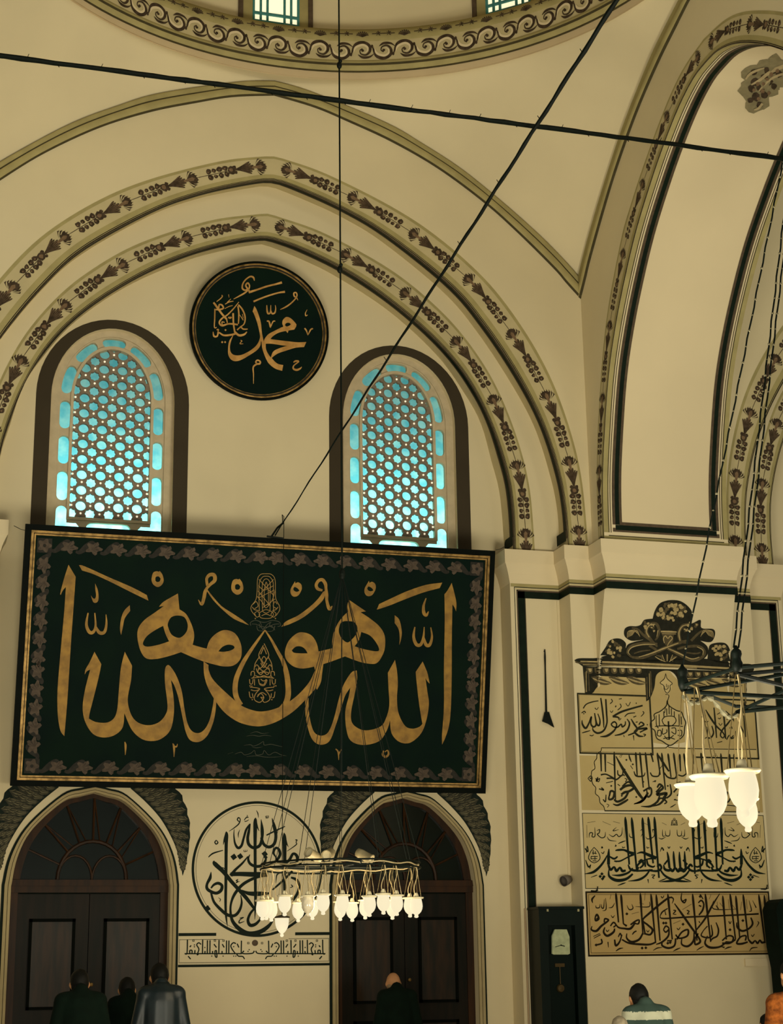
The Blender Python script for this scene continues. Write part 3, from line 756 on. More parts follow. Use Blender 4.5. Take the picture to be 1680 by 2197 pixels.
# ================================================================ doors
WOOD = mat('dark_reddish_wood', '38220f', var=.35, scale=2.2, rough=.45, hex2='24180e', stretch=(6, 6, .6))
WOODD = mat('dark_green_brown_wood', '1c150c', var=.4, scale=2.2, rough=.45, hex2='0c0f08', stretch=(6, 6, .6), spec=.1)
PANW = mat('door_panel_wood', '2c1d0e', var=.4, scale=3, rough=.36, hex2='14130a', stretch=(5, 5, .7), spec=.16); MOULDSHADE = mat('door_groove', '070a06', spec=.05)
TRIMC = mat('cream_trim', 'a89870', var=.1, scale=6); DGLASS = mat('dark_glass', '0a1614', rough=.15, var=.3, scale=3, spec=.3)
def door(k, cx, sc):
    root = struct(thing('door_%d' % k, (cx, 0, 0), '', '')); del root['category']; del root['label']
    IN = doorcurve(DOORIN, cx, sc); OUT = doorcurve(DOOROUT, cx, sc); n = len(IN)
    def strip(name, f0, f1, h0, h1, m):
        vs = []
        for (x0, z0), (x1, z1) in zip(IN, OUT):
            for f, h in ((f0, 0), (f0, h0), (f1, h1), (f1, 0)): vs.append((x0+(x1-x0)*f, -h, z0+(z1-z0)*f))
        mesh_obj(name, vs, [(4*i+j, 4*i+j+1, 4*i+j+5, 4*i+j+4) for i in range(n-1) for j in range(3)], m, root)
    strip('arch_trim', 0, .30, .03, .04, TRIMC); strip('arch_trim', .36, .70, .045, .045, TRIMC)
    strip('arch_trim_groove', .29, .37, .02, .02, DKBR); strip('arch_trim_edge', .70, 1.0, .012, .012, INK)
    Y = .14; w = .915*sc
    # wooden frame: outer stiles
    W2 = [(cx+(x-cx)*.90, z-.05 if z > 2.5 else z) for x, z in IN]
    mesh_obj('arched_frame', [(x, Y, z) for x, z in IN]+[(x, Y, z) for x, z in W2]+[(x, Y+.05, z) for x, z in W2],
        [(i, i+1, n+i+1, n+i) for i in range(n-1)]+[(n+i, n+i+1, 2*n+i+1, 2*n+i) for i in range(n-1)], WOOD, root)
    b = MB(); b.box((cx-w, Y-.03, 2.655), (cx+w, Y+.06, 2.73)); b.box((cx-w, Y-.05, 2.73), (cx+w, Y+.06, 2.80)); b.build('transom', WOOD, root)
    # fan light
    G = [(x, z) for x, z in W2 if z > 2.7]; L3 = [[Vector((x, z, 0)) for x, z in G]]
    mesh_obj('fanlight_glass', [(p.x, Y+.05, p.y) for p in L3[0]], tessellate_polygon(L3), DGLASS, root)
    m = MB(); c = (cx+.02, 2.80)
    for rr in (.40,):
        P = [(c[0]+rr*cos(pi*i/16), Y+.03, c[1]+rr*1.12*sin(pi*i/16)) for i in range(17)]; m.tube(P, .022, 6)
    for sx in (-1, 1):
        P = [(c[0]+sx*.2+.2*cos(pi*i/12), Y+.03, c[1]+.28*sin(pi*i/12)) for i in range(13)]; m.tube(P, .014, 6)
    for j in range(1, 8):
        a = pi*j/8; r1 = .40
        for t in range(1, 60):
            r2 = .40+.02*t; x, z = c[0]+r2*cos(a), c[1]+r2*1.12*sin(a)
            zl = min((zz for xx, zz in W2 if abs(xx-x) < .09), default=0)
            if abs(x-cx) > w*.88 or (zl and z > max(zz for xx, zz in W2 if abs(xx-x) < .09)): break
        m.tube([(c[0]+.4*cos(a), Y+.03, c[1]+.45*sin(a)), (x, Y+.03, z)], .013, 5)
        if 1 < j < 7:
            m.tube([(c[0]+.4*cos(a-.2), Y+.035, c[1]+.45*sin(a-.2)), (x, Y+.035, z)], .008, 5)
    m.build('fanlight_bars', WOOD, root)
    # two leaves
    for s in (-1, 1):
        x0, x1 = sorted((cx+s*.004, cx+s*w*.93))
        d = MB(); d.box((x0, Y+.02, .03), (x1, Y+.07, 2.64)); lf = d.build('door_leaf', WOODD, root)
        q = MB()
        for z0, z1 in ((1.35, 2.36), (.35, 1.15)):
            a, b_ = x0+.17, x1-.15
            for (xa, za, xb, zb) in ((a, z0, a+.035, z1), (b_-.035, z0, b_, z1), (a, z0, b_, z0+.035), (a, z1-.035, b_, z1)): q.box((xa, Y-.005, za), (xb, Y+.03, zb))
        q.build('panel_moulding', MOULDSHADE, lf)  # raised mouldings darkened: the shade of the relief is put into their colour
        q = MB()
        for z0, z1 in ((1.35, 2.36), (.35, 1.15)): a, b_ = x0+.17, x1-.15; q.box((a+.035, Y+.005, z0+.035), (b_-.035, Y+.03, z1-.035))
        q.build('raised_panel', PANW, lf)
    bk = MB(); bk.box((cx-w-.1, Y+.10, 0), (cx+w+.1, Y+.14, 3.9)); bk.build('dark_backing', INK, root)
    kn = MB(); kn.ball((cx+.05, Y-.005, 1.62), .022, 6); kn.tube([(cx+.05, Y+.03, 1.62), (cx+.05, Y, 1.62)], .01, 6)
    kn.build('door_knob', GOLDF, root)
door(1, DX[0], 1.0); door(2, DX[1], .965)
# painted acanthus crescents hugging the door arches
ACD = mat('acanthus_shadow_paint', '1c2620', var=.3, scale=20); ACM = mat('acanthus_mid_paint', '3c3b30', var=.3, scale=20); ACL = mat('acanthus_light_paint', '706a50', var=.2, scale=20)
def acanthus(cx, sc, k, s, label):
    dk = MB(); md = MB(); lt = MB()
    C = catmull([(.42, 3.84, 0), (.60, 3.68, 0), (.79, 3.47, 0), (.95, 3.2, 0), (1.03, 2.98, 0), (1.055, 2.86, 0)], 6)
    O_ = catmull([(.42, 4.15, 0), (.75, 4.02, 0), (1.0, 3.82, 0), (1.12, 3.52, 0), (1.135, 3.25, 0), (1.10, 2.98, 0), (1.06, 2.84, 0)], 6)
    C = resample([(a*sc, b_, 0) for a, b_, _ in C], 30); O_ = resample([(a*sc, b_, 0) for a, b_, _ in O_], 30)
    vs = []
    for i, (p, o) in enumerate(zip(C, O_)):
        w_ = 1+.035*sin(i*2.1); a = p.lerp(o, .04); b = p.lerp(o, w_); vs += [(cx+s*a.x, -.003, a.y), (cx+s*b.x, -.003, b.y)]
    dk.add(vs, [(2*i, 2*i+1, 2*i+3, 2*i+2) for i in range(30)])
    rnd = random.Random(k); n_ = 0
    for row, (f0, f1, st_, wd) in enumerate(((.42, .98, 2, .055), (.22, .72, 2, .050), (.08, .46, 2, .042))):
        for i in range(1+row % 2, 27, st_):
            q = (C[i+3]-C[i]).normalized(); base = C[i].lerp(O_[i], f0); tip = C[i+3].lerp(O_[i+3], f1*rnd.uniform(.93, 1.0)); d = tip-base; L_ = d.length
            if L_ < .04: continue
            pr = Vector((-d.y, d.x, 0)).normalized(); w_ = min(wd, L_*.28); n_ += 1; h = .0045+.00012*n_
            def F_(t, x): v = base+d*t+pr*x+q*(.03*sin(t*pi)*(1 if row else .4)); return v
            pts = [F_(0, 0), F_(.18, w_*.7), F_(.3, w_*.62), F_(.42, w_), F_(.56, w_*.72), F_(.7, w_*.8), F_(.84, w_*.35), F_(1, 0), F_(.84, -w_*.35), F_(.7, -w_*.8), F_(.56, -w_*.72), F_(.42, -w_), F_(.3, -w_*.62), F_(.18, -w_*.7)]
            md.add([(cx+s*v.x, -h, v.y) for v in pts], [tuple(range(len(pts)))])
            for e_, ww in ((0, .007), (.5, .004), (-.5, .004)):
                A_ = F_(.12, w_*e_*.5); B_ = F_(.55, w_*e_*1.1); D_ = F_(.9 if e_ == 0 else .68, w_*e_*1.0)
                o_ = pr*ww
                lt.add([(cx+s*v.x, -h-.00006, v.y) for v in (A_-o_*.3, B_-o_, D_, B_+o_, A_+o_*.3)], [(0, 1, 2, 3, 4)])
            eg = [F_(1, 0), F_(.84, w_*.35), F_(.7, w_*.8), F_(.7, w_*.62), F_(.84, w_*.2)]
            lt.add([(cx+s*v.x, -h-.00006, v.y) for v in eg], [(0, 1, 2, 3, 4)])
    r = thing('painted_acanthus', (cx+s*1.0, 0, 3.3), label, 'wall painting', 'painted acanthus crescents over the doors')
    dk.build('shadow_paint', ACD, r); md.build('leaf_paint', ACM, r); lt.build('highlight_paint', ACL, r)
acanthus(DX[0], 1.0, 3, -1, 'dark painted acanthus crescent at the far left edge, left shoulder of the left door arch')
acanthus(DX[0], 1.0, 4, 1, 'dark painted acanthus crescent between the left door arch and the painted roundel')
acanthus(DX[1], .965, 5, -1, 'dark painted acanthus crescent between the painted roundel and the right door arch')
acanthus(DX[1], .965, 6, 1, 'dark painted acanthus crescent on the right shoulder of the right door arch, beside the pier')
# ================================================================ the great leaning calligraphy board
bl = uy(22, 1687, -.25); br = uy(1042, 1702, -.25); TILT = radians(12)
BW = br.x-bl.x; BH = 3.02; bz = (bl.z+br.z)/2
BP = Plane((bl.x, -.25, bz), (1, 0, 0), (0, -sin(TILT), cos(TILT)))
board = thing('calligraphy_board', (bl.x+BW/2, -.25, bz), 'huge framed green-black board with mirrored gold calligraphy leaning over both doors', 'calligraphy panel')
def onp(P, u, v, h): return P.at(u, v, h)
def slab(P, u0, v0, u1, v1, h0, h1, mb, k=0):
    c = [P.at(u, v, h) for h in (h0, h1) for u, v in ((u0, v0), (u1, v0), (u1, v1), (u0, v1))]
    mb.add(c, [(0, 3, 2, 1), (4, 5, 6, 7), (0, 1, 5, 4), (1, 2, 6, 5), (2, 3, 7, 6), (3, 0, 4, 7)], k)
def frame_slabs(P, u0, v0, u1, v1, w, h0, h1, name, m, parent):
    mb = MB(); slab(P, u0, v0, u1, v0+w, h0, h1, mb); slab(P, u0, v1-w, u1, v1, h0, h1, mb)
    slab(P, u0, v0+w, u0+w, v1-w, h0, h1, mb); slab(P, u1-w, v0+w, u1, v1-w, h0, h1, mb); return mb.build(name, m, parent)
mb = MB(); slab(BP, .03, .03, BW-.03, BH-.03, -.10, -.02, mb); mb.build('backing_panel', BOARD, board)
frame_slabs(BP, 0, 0, BW, BH, .075, -.10, .0, 'outer_frame', FRAMEDK, board)
frame_slabs(BP, .07, .07, BW-.07, BH-.07, .028, -.05, .012, 'gold_moulding', GOLDF, board)
frame_slabs(BP, .098, .098, BW-.098, BH-.098, .01, -.05, .0, 'moulding_groove', FRAMEDK, board)
frame_slabs(BP, .106, .106, BW-.106, BH-.106, .018, -.05, .004, 'gold_moulding', GOLDF, board)
# vine border in relief-like grey paint
va = Art(BP, 0, 0, 1); vd = Art(BP, 0, 0, 1)
def vine_side(o, d, L, n):
    d = Vector(d); nr = Vector((-d.y, d.x)); o = Vector(o)
    def P(s, t): q = o+d*s+nr*t; return (q.x, q.y)
    st = L/n
    for i in range(n):
        s = (i+.5)*st; fl = 1 if s < L/2 else -1
        def Q(x, y): return P(s+x*fl*st, y)
        # twisted stem
        sp = catmull([(-.55, -.05, .03), (-.38, -.055, .05), (-.12, .01, .075), (.1, .062, .05), (.22, .04, .02)], 5); L_ = []; R_ = []
        for j, (x, y, w_) in enumerate(sp):
            a = sp[max(0, j-1)]; b = sp[min(len(sp)-1, j+1)]; dx, dy = (b[0]-a[0])*st, b[1]-a[1]; l = sqrt(dx*dx+dy*dy)
            L_.append(Q(x-dy/l*w_/2/st, y+dx/l*w_/2)); R_.append(Q(x+dy/l*w_/2/st, y-dx/l*w_/2))
        for j in range(len(sp)-1): vd.add2([L_[j], R_[j], R_[j+1], L_[j+1]], [(0, 1, 2, 3)], -.016)
        # lobed leaf
        lf = []
        for j in range(22):
            a = 2*pi*j/22; r = .062*(1+.30*cos(5*a+.6)); lf.append(Q(.18+r*1.35*cos(a)/st, -.004+r*1.05*sin(a)))
        va.add2(lf, [tuple(range(22))], -.013)
        for a in (-.9, -.3, .4, 1.1):
            vd.add2([Q(.10, -.02), Q(.18+.065*cos(a)/st, .075*sin(a)), Q(.18+.06*cos(a)/st, .075*sin(a)+.007)], [(0, 1, 2)], -.0105)
e = .25
vine_side((e+.07, BH-e+.01), (1, 0), BW-2*e-.14, 18); vine_side((e+.07, e-.02), (1, 0), BW-2*e-.14, 17)
vine_side((e-.02, e+.07), (0, 1), BH-2*e-.14, 11); vine_side((BW-e+.02, e+.07), (0, 1), BH-2*e-.14, 11)
for cu, cv in ((e-.02, e-.02), (BW-e+.02, e-.02), (e-.02, BH-e+.01), (BW-e+.02, BH-e+.01)):
    vd.rectuv(cu-.085, cv-.085, cu+.085, cv+.085, -.0165)
    va.add2([(cu+.07*(1+.22*cos(5*a))*cos(a), cv+.07*(1+.22*cos(5*a))*sin(a)) for a in [2*pi*i/30 for i in range(30)]], [tuple(range(30))], -.013)
    vd.add2([(cu+.02*cos(a), cv+.02*sin(a)) for a in [2*pi*i/12 for i in range(12)]], [tuple(range(12))], -.011)
va.build('vine_border_leaves', VINE, board); vd.build('vine_border_stems', VINED, board)
BG = Plane(tuple(BP.at(0, 0, -.016)), (1, 0, 0), (0, -sin(TILT), cos(TILT)))
g = Art(BG, 0, 1100, 3)
g.outline("441,335c 487,412c 474,600 456,850 434,1200 414,1438c 388,1400 372,1300 370,1150 385,950 412,650 424,478c 405,500 392,528c 388,515 415,415")
g.outline("508,338c 545,345 700,415 850,480 945,530c 955,566c 850,515 700,440 600,395 528,372c")
for dx, dy in ((0, 0), (513, 50)):
    g.outline(" ".join("%g,%g%s" % (x+dx, y+dy, c) for x, y, c in ((1028,375,'c'),(1046,400,''),(1053,440,''),(1038,468,''),(1012,478,''),(985,460,''),(975,430,''),(985,388,''),(1005,377,''),(1022,380,'c'))),
        [" ".join("%g,%g%s" % (x+dx, y+dy, c) for x, y, c in ((1000,437,'c'),(1002,415,''),(1020,410,''),(1034,425,'c'),(1027,442,''),(1010,446,'')))])
g.outline("612,455c 630,500 634,555 622,578 600,575 585,532c 598,550 612,552 618,530 613,490")
g.stroke("567,645,8 556,720,18 575,768,22 600,768,20 615,730,14 610,645,8"); g.stroke("616,735,14 640,772,22 672,768,20 685,715,14 682,655,5")
g.outline("835,595c 838,632c 803,680 790,740 779,788c 772,745 780,680 800,630")
g.stroke("1335,470,18 1330,425,18 1350,400,22 1378,402,24 1382,435,24 1355,460,20 1332,485,18 1320,510,22 1312,550,22 1298,590,18 1276,560,4")
g.outline("1332,490c 1362,530 1425,600 1500,650 1560,690 1603,724c 1570,712 1500,680 1430,622 1370,560 1322,490c")
g.outline("1145,520c 1155,622c 1200,655 1235,725 1250,790 1240,850c 1290,865 1330,875c 1350,820 1395,775 1450,755 1510,775 1545,830 1556,890 1545,945 1505,982 1450,990 1390,980 1310,958c 1250,935 1165,898c 1080,925 1000,942 940,937 905,890 885,810 890,745 930,690 1000,640 1055,600c 1023,605c 1050,575 1100,545",
    ["1140,662 1185,672 1207,715 1203,760 1175,795 1145,805 1105,785 1085,745 1080,715 1100,675", "1050,728c 1065,780 1088,828c 1020,850 950,862 922,850 925,825 950,790 1000,755", "1405,893c 1430,865 1465,850 1500,855 1508,872 1480,888 1440,895"])
g.outline("1310,958c 1342,980c 1345,1020 1380,1085 1490,1190 1560,1245 1640,1275 1700,1278 1770,1262 1840,1230 1920,1170 1990,1090 2030,1010c 2060,985c 2083,900c 2078,960 2060,1050 2030,1130 1960,1210 1880,1285 1780,1345 1690,1373 1610,1370 1520,1340 1430,1270 1350,1150 1315,1050")
g.outline("608,895c 652,975c 635,1060 600,1200 577,1290 572,1325c 620,1348 690,1350 735,1320 755,1260 765,1140 778,1000 803,895c 850,985c 843,1080 822,1200 840,1290 880,1345 950,1368 1020,1350 1065,1300 1078,1240 1062,1100 1062,1010 1080,980 1105,1000 1140,1060 1170,1150 1185,1250 1205,1350 1235,1405 1280,1418 1320,1390 1350,1330 1370,1240 1378,1170c 1392,1190 1385,1290 1365,1370 1330,1440 1280,1475 1225,1465 1195,1410 1175,1320 1150,1200 1125,1120 1100,1075c 1118,1200 1118,1300 1100,1390 1060,1440 1000,1468 920,1460 850,1400 800,1290c 790,1380 740,1430 670,1447 600,1425 550,1350 532,1260 545,1150 580,1010c 560,1020 545,1042c 550,1010 578,960")
g.stroke("803,1475,5 808,1500,14 806,1560,3"); g.stroke("1112,1485,5 1120,1510,14 1120,1572,3"); g.stroke("1120,1503,10 1136,1506,9 1142,1488,3")
g.frame(540, 1100, 3)
g.outline("430,893c 436,892c 520,872c 520,800 550,720 590,665 620,638c 615,600 625,560c 735,635c 700,640c 760,680 820,730 855,790 857,870 835,930 800,970 740,970 680,955 600,925c 520,955 460,975c 440,1010c 405,990c 330,1003 270,990 225,950 213,900 235,830 285,780 330,770 385,790 418,840",
    ["258,885c 285,862 320,862 345,880 360,905c 310,905 270,900", "620,698 660,705 680,740 672,780 645,815 615,835 580,810 560,765 570,715 590,700", "705,768c 760,790 800,835 820,880 800,892 730,880 662,860c 690,820"])
g.outline("400,985c 463,960c 455,1020 445,1090 420,1140c 408,1110 412,1040")
g.outline("1287,452c 1305,520 1317,580 1315,635c 1305,610 1292,590c 1288,800 1287,1050 1282,1250 1270,1370 1245,1450 1225,1493c 1225,1420 1237,1250 1237,1000 1242,700 1240,525c 1260,500")
g.outline("1226,450c 1210,485c 1100,515 980,560 880,600 805,624c 820,588c 900,550 1000,505 1120,465")
for dx, dy in ((0, 0), (-476, 3)):
    g.outline(" ".join("%g,%g%s" % (x+dx, y+dy, c) for x, y, c in ((755,438,'c'),(728,485,''),(727,517,''),(745,537,''),(775,530,''),(797,492,''),(795,460,''),(775,445,''),(757,452,'c'))),
        [" ".join("%g,%g%s" % (x+dx, y+dy, c) for x, y, c in ((743,488,'c'),(752,475,''),(772,485,''),(783,500,'c'),(766,506,''),(750,500,'')))])
g.stroke("455,500,14 425,490,20 415,465,20 430,438,20 455,432,22 474,458,22 478,490,18 482,530,22 484,570,18 500,620,22 518,600,5")
g.outline("478,500c 460,560 400,620 330,675 250,715 190,735c 220,700 300,660 380,600 430,550 458,510c")
g.stroke("1122,550,6 1106,600,16 1108,645,22 1124,660,18 1138,635,5")
g.stroke("1050,735,8 1042,800,18 1060,848,22 1088,848,20 1105,800,14 1110,735,5"); g.stroke("1106,805,14 1122,850,22 1145,850,20 1160,800,14 1152,738,6")
g.outline("920,660c 950,690 965,760 962,810 950,852c 952,800 945,750 920,710c")
g.outline("922,947c 935,1020 940,1100 935,1200 945,1290 985,1370 1030,1390 1075,1380 1098,1360c 1080,1250 1065,1130 1055,1025c 1100,957c 1130,1030 1145,1100c 1130,1085 1118,1065c 1130,1150 1140,1230 1125,1330 1090,1420 1020,1480 950,1475 900,1420 890,1335c 870,1400 820,1470 720,1495 640,1470 610,1400 602,1280 625,1180 635,1125c 600,1180 575,1260 540,1370 500,1470 440,1493 390,1460 360,1380 345,1290 345,1195c 365,1190c 370,1300 395,1400 430,1432 470,1430 500,1400 530,1320 560,1200 590,1110 640,1030 675,1015c 678,1080 660,1180 640,1280 645,1350 690,1390 750,1400 830,1375 865,1320 885,1240 880,1130 876,1030c")
g.stroke("540,1520,6 556,1540,10 560,1592,3"); g.stroke("580,1520,4 564,1545,8 558,1562,5"); g.stroke("850,1530,6 843,1555,14 860,1572,14 880,1555,13 874,1530,8 856,1540,6")
g.frame(500, 1220, 5.23)
g.stroke("358,690,14 280,800,28 190,930,38 110,1060,48 40,1220,55 22,1350,58 40,1450,58 90,1530,50"); g.stroke("358,690,14 430,800,26 500,930,36 560,1040,44 600,1180,58 618,1330,60 615,1430,64 590,1510,60 520,1580,40")
g.build('gold_lettering', GOLD, board)
PALEG = mat('pale_gold_paint', '9c7c46', var=.2, scale=10, rough=.5)
fine = Art(BG, 500, 1220, 5.23)
fine.strokes("""250,530 205,470 205,420 255,350 270,250 275,120 310,65 370,58 430,65 470,120 475,250 480,340 520,420 520,470 480,530;
295,480 290,300 295,160 330,95 372,85 415,95 450,160 450,300 455,480; 330,470 325,300 328,180 345,130 372,115 400,130 418,180 415,300 415,470;
350,420 350,260 372,150 395,260 395,420; 290,120 455,300; 455,120 290,300; 285,190 350,240 455,190; 270,310 330,380 370,440 440,350 470,250; 285,330 420,260 465,240; 280,250 420,420; 470,340 330,440;
225,400 260,370 280,420 240,450; 495,400 470,370 450,420 490,450; 240,500 275,480 300,520 265,545 240,500; 480,500 450,480 425,520 460,545 485,500;
290,500 370,460 450,500 430,550 370,560 310,550 290,510; 320,530 370,510 420,530; 330,480 370,500 410,480; 215,430 240,460 290,470; 505,430 480,460 440,470""", 7, 'c')
fine.build('fine_gold_tracery', PALEG, board); fine = Art(BG, 500, 1220, 5.23)
fine.strokes("""340,860 290,960 300,1010; 348,840 400,960 385,1010; 345,880 310,960; 345,880 375,960; 300,985 250,1060 235,1140; 390,985 430,1060 440,1140; 300,1000 340,1080 400,1130; 385,1000 345,1080 290,1130; 320,1020 345,1060 370,1020 345,985 320,1020; 310,1060 345,1110 380,1060;
250,1100 270,1080 320,1140 400,1170; 430,1100 410,1080 360,1140 285,1170 260,1120; 290,1110 280,1160 310,1190 345,1160 380,1190 410,1160 400,1110;
200,1200 205,1160 235,1155 240,1200 215,1230; 465,1200 460,1160 430,1155 425,1200 450,1230; 205,1230 330,1215 460,1230; 250,1200 300,1215 345,1200 390,1215 430,1200;
185,1240 190,1290 215,1290 225,1240; 475,1240 470,1290 445,1290 435,1240; 285,1240 300,1300 350,1310 380,1250 340,1260 310,1240; 370,1240 345,1300 300,1290; 240,1240 240,1310; 415,1240 415,1310;
190,1330 250,1335 300,1350 250,1370 200,1360; 460,1330 400,1335 350,1350 400,1370 450,1360; 300,1350 250,1410 240,1470 300,1500 345,1450 310,1400 270,1440; 350,1350 400,1410 410,1470 350,1500 320,1450; 180,1380 190,1440 215,1450; 470,1380 460,1440 440,1450; 215,1400 225,1450; 430,1400 425,1450; 275,1420 325,1390 375,1420""", 9, 'c')
for x, y in ((190,1315),(210,1318),(460,1318),(480,1315),(315,1445),(335,1445),(215,1470),(435,1470),(250,560),(475,560)): fine.diamond(x, y, 9)
fine.build('fine_gold_tracery', PALEG, board)
dim = Art(BG, 500, 1220, 5.23)
dim.strokes("""200,640 195,605 250,580 320,600 370,600 440,580 520,600 530,640 500,650; 265,640 280,690 330,700 440,700 470,640; 290,620 340,680 420,640 470,690; 330,690 390,620 430,600; 210,620 260,625 320,650 390,655 460,625 520,620; 300,600 320,640 290,660; 420,600 410,640 440,660""", 7, 'c')
FADE = mat('faded_lettering_paint', '4a4c40', var=.3, scale=20); dim.build('faded_lettering', FADE, board); dim = Art(BG, 500, 1220, 5.23)
dim.strokes("150,1880 220,1870 290,1880 360,1870 430,1880; 120,1985 190,1975 230,1990 290,1970 340,1940 350,1980 420,1970 470,1980 560,2000; 20,2080 90,2060 130,2090 200,2070 240,2040 260,2090 330,2080 350,2040 400,2090 470,2060 540,2090 600,2100; 150,2110 260,2100 380,2115 560,2110; 190,1850 260,1830 330,1850 400,1840; 0,2060 -60,2080; 210,2000 260,2010 330,2000", 6)
dim.build('faded_lettering', FADE, board)
# hanger of the board's stay wire
# ================================================================ round medallion
mc = uy(558, 709, -.17); MT = radians(9)
MP = Plane(tuple(mc), (1, 0, 0), (0, -sin(MT), cos(MT)))
med = thing('calligraphy_medallion', tuple(mc), 'round green-black medallion with gold calligraphy hung high between the two latticed windows', 'calligraphy panel')
MR = .915
def mlathe(prof, name, m, parent):
    n = 96; vs = [MP.at(r*cos(2*pi*j/n), r*sin(2*pi*j/n), h) for r, h in prof for j in range(n)]
    return mesh_obj(name, vs, [(i*n+j, i*n+(j+1) % n, (i+1)*n+(j+1) % n, (i+1)*n+j) for i in range(len(prof)-1) for j in range(n)], m, parent, smooth=False)
mlathe([(.01, -.02), (.84, -.02)], 'disc', BOARD, med)
mlathe([(.86, -.06), (MR, -.06), (MR, 0), (.895, .006), (.885, 0)], 'outer_rim', FRAMEDK, med)
mlathe([(.888, -.01), (.882, .010), (.872, .012), (.862, .004)], 'gold_rim', GOLDF, med)
mlathe([(.864, -.01), (.86, .002), (.845, .002)], 'dark_bead', VINED, med)
mlathe([(.848, -.01), (.843, -.004), (.838, -.004), (.833, -.02)], 'inner_gold_line', GOLDF, med)
q = Art(Plane(tuple(MP.at(0, 0, -.0195)), (1, 0, 0), (0, -sin(MT), cos(MT))), 400, 550, 5.25)
q.outline("765,558c 790,600 820,680 840,760 850,860 870,960c 880,930c 920,880 990,840 1070,800c 1090,790 1080,760 1085,720 1120,685 1160,690 1200,720 1238,765c 1235,790 1215,825c 1150,835c 1140,865c 1120,840c 1040,860 980,895 945,932c 1040,945 1150,958 1250,968 1350,965c 1325,1022c 1230,1030 1130,1060 1040,1090 990,1120 960,1145c 1000,1190 1040,1215 1090,1225c 1078,1290c 1000,1265 930,1210 890,1140 855,1040 845,960 838,965c 830,1010 790,1060 700,1120 620,1165 550,1182 500,1160 472,1110 468,1050 480,960 515,900 525,870c 530,885c 505,950 490,1020 500,1080 540,1112 620,1110 720,1060 790,1000 825,930 825,870 800,760 765,660 745,620c",
    ["1110,775c 1120,755 1150,748 1175,765 1150,785 1125,790", "893,985c 960,985 1060,1000 1135,1010c 1060,1030 980,1070 950,1140c 915,1090 895,1040"])
q.strokes("765,275,8 755,240,20 720,228,18 670,260,16 635,310,16 630,360,18 660,382,18 700,365,12; 712,415,16 700,380,18 668,330,18 690,300,18 710,330,16 700,370,16 660,410,18 600,445,16 530,482,6; 705,405,26 800,375,20 900,340,20 1000,315,20 1075,295,26; 755,510,20 850,470,18 950,435,18 1040,410,18 1110,400,24; 1055,600,6 1110,575,16 1170,535,16 1225,480,14 1245,440,14 1235,410,16 1210,415,16 1215,450,16 1240,465,12 1255,495,8")
q.strokes("905,550,8 908,610,18 920,645,20 945,630,16 950,550,6; 950,610,12 965,645,18 995,635,18 1005,590,12 1000,550,6; 905,730,16 930,735,18 945,795,16 950,800,5; 1000,730,12 975,735,14 950,790,12; 1330,810,16 1350,835,16 1368,890,6; 1425,815,14 1400,825,16 1372,880,10; 1360,600,4 1340,640,10 1345,670,14 1365,660,4; 755,1435,6 755,1330,12 752,1250,18 790,1215,20 825,1210,20 830,1185,18 800,1170,18 780,1190,16 795,1210,14; 1205,1195,12 1230,1180,20 1265,1185,14 1210,1230,14 1205,1265,20 1240,1280,24 1280,1265,18 1298,1245,6; 610,945,10 625,955,10 610,970,8 605,985,10 640,985,6; 475,430,8 480,465,3; 500,480,6 460,520,12")
q.strokes("305,520,20 350,580,24 400,650,22 450,705,22; 590,515,8 530,590,14 460,660,16 400,700,18 370,745,18 400,780,22 480,760,18 580,770,20; 320,590,14 318,700,14 315,800,12 340,800,12; 330,600,16 370,600,18 415,585,18 400,550,18 370,545,16 365,580,14; 340,510,8 380,480,12 405,450,12 395,438,10; 435,540,8 480,515,12 530,505,8; 430,590,6 480,565,10 520,555,8; 525,640,20 530,760,18 545,860,18; 580,560,16 590,650,16 585,760,14; 585,545,14 630,600,18 660,680,16 650,760,14 600,800,14; 630,650,6 640,700,6; 300,850,8 310,900,20 345,900,18 365,860,16 420,890,20 500,885,22 560,870,20; 340,830,14 360,825,14 350,870,10; 545,850,20 590,890,26 650,880,22 680,850,12; 570,830,16 610,800,14 640,820,16 690,820,10; 405,780,10 400,740,12 430,745,10; 450,700,16 460,750,12; 600,660,6 640,720,10; 480,700,8 500,700,8", 14)
for x, y in ((402,967),(435,967),(480,690),(500,690),(440,830)): q.diamond(x, y, 13)
q.build('gold_lettering', mat('warm_gold_leaf', 'c89a58', rough=.45, metal=.15, var=.2, scale=9, hex2='a87c40'), med)
for s in (-.5, .5):
    hm = MB(); hm.tube([MP.at(s, .75, -.05), (mc.x+s, 0.0, mc.z+.80)], .012, 6); hm.build('hanging_hook', IRON, med)
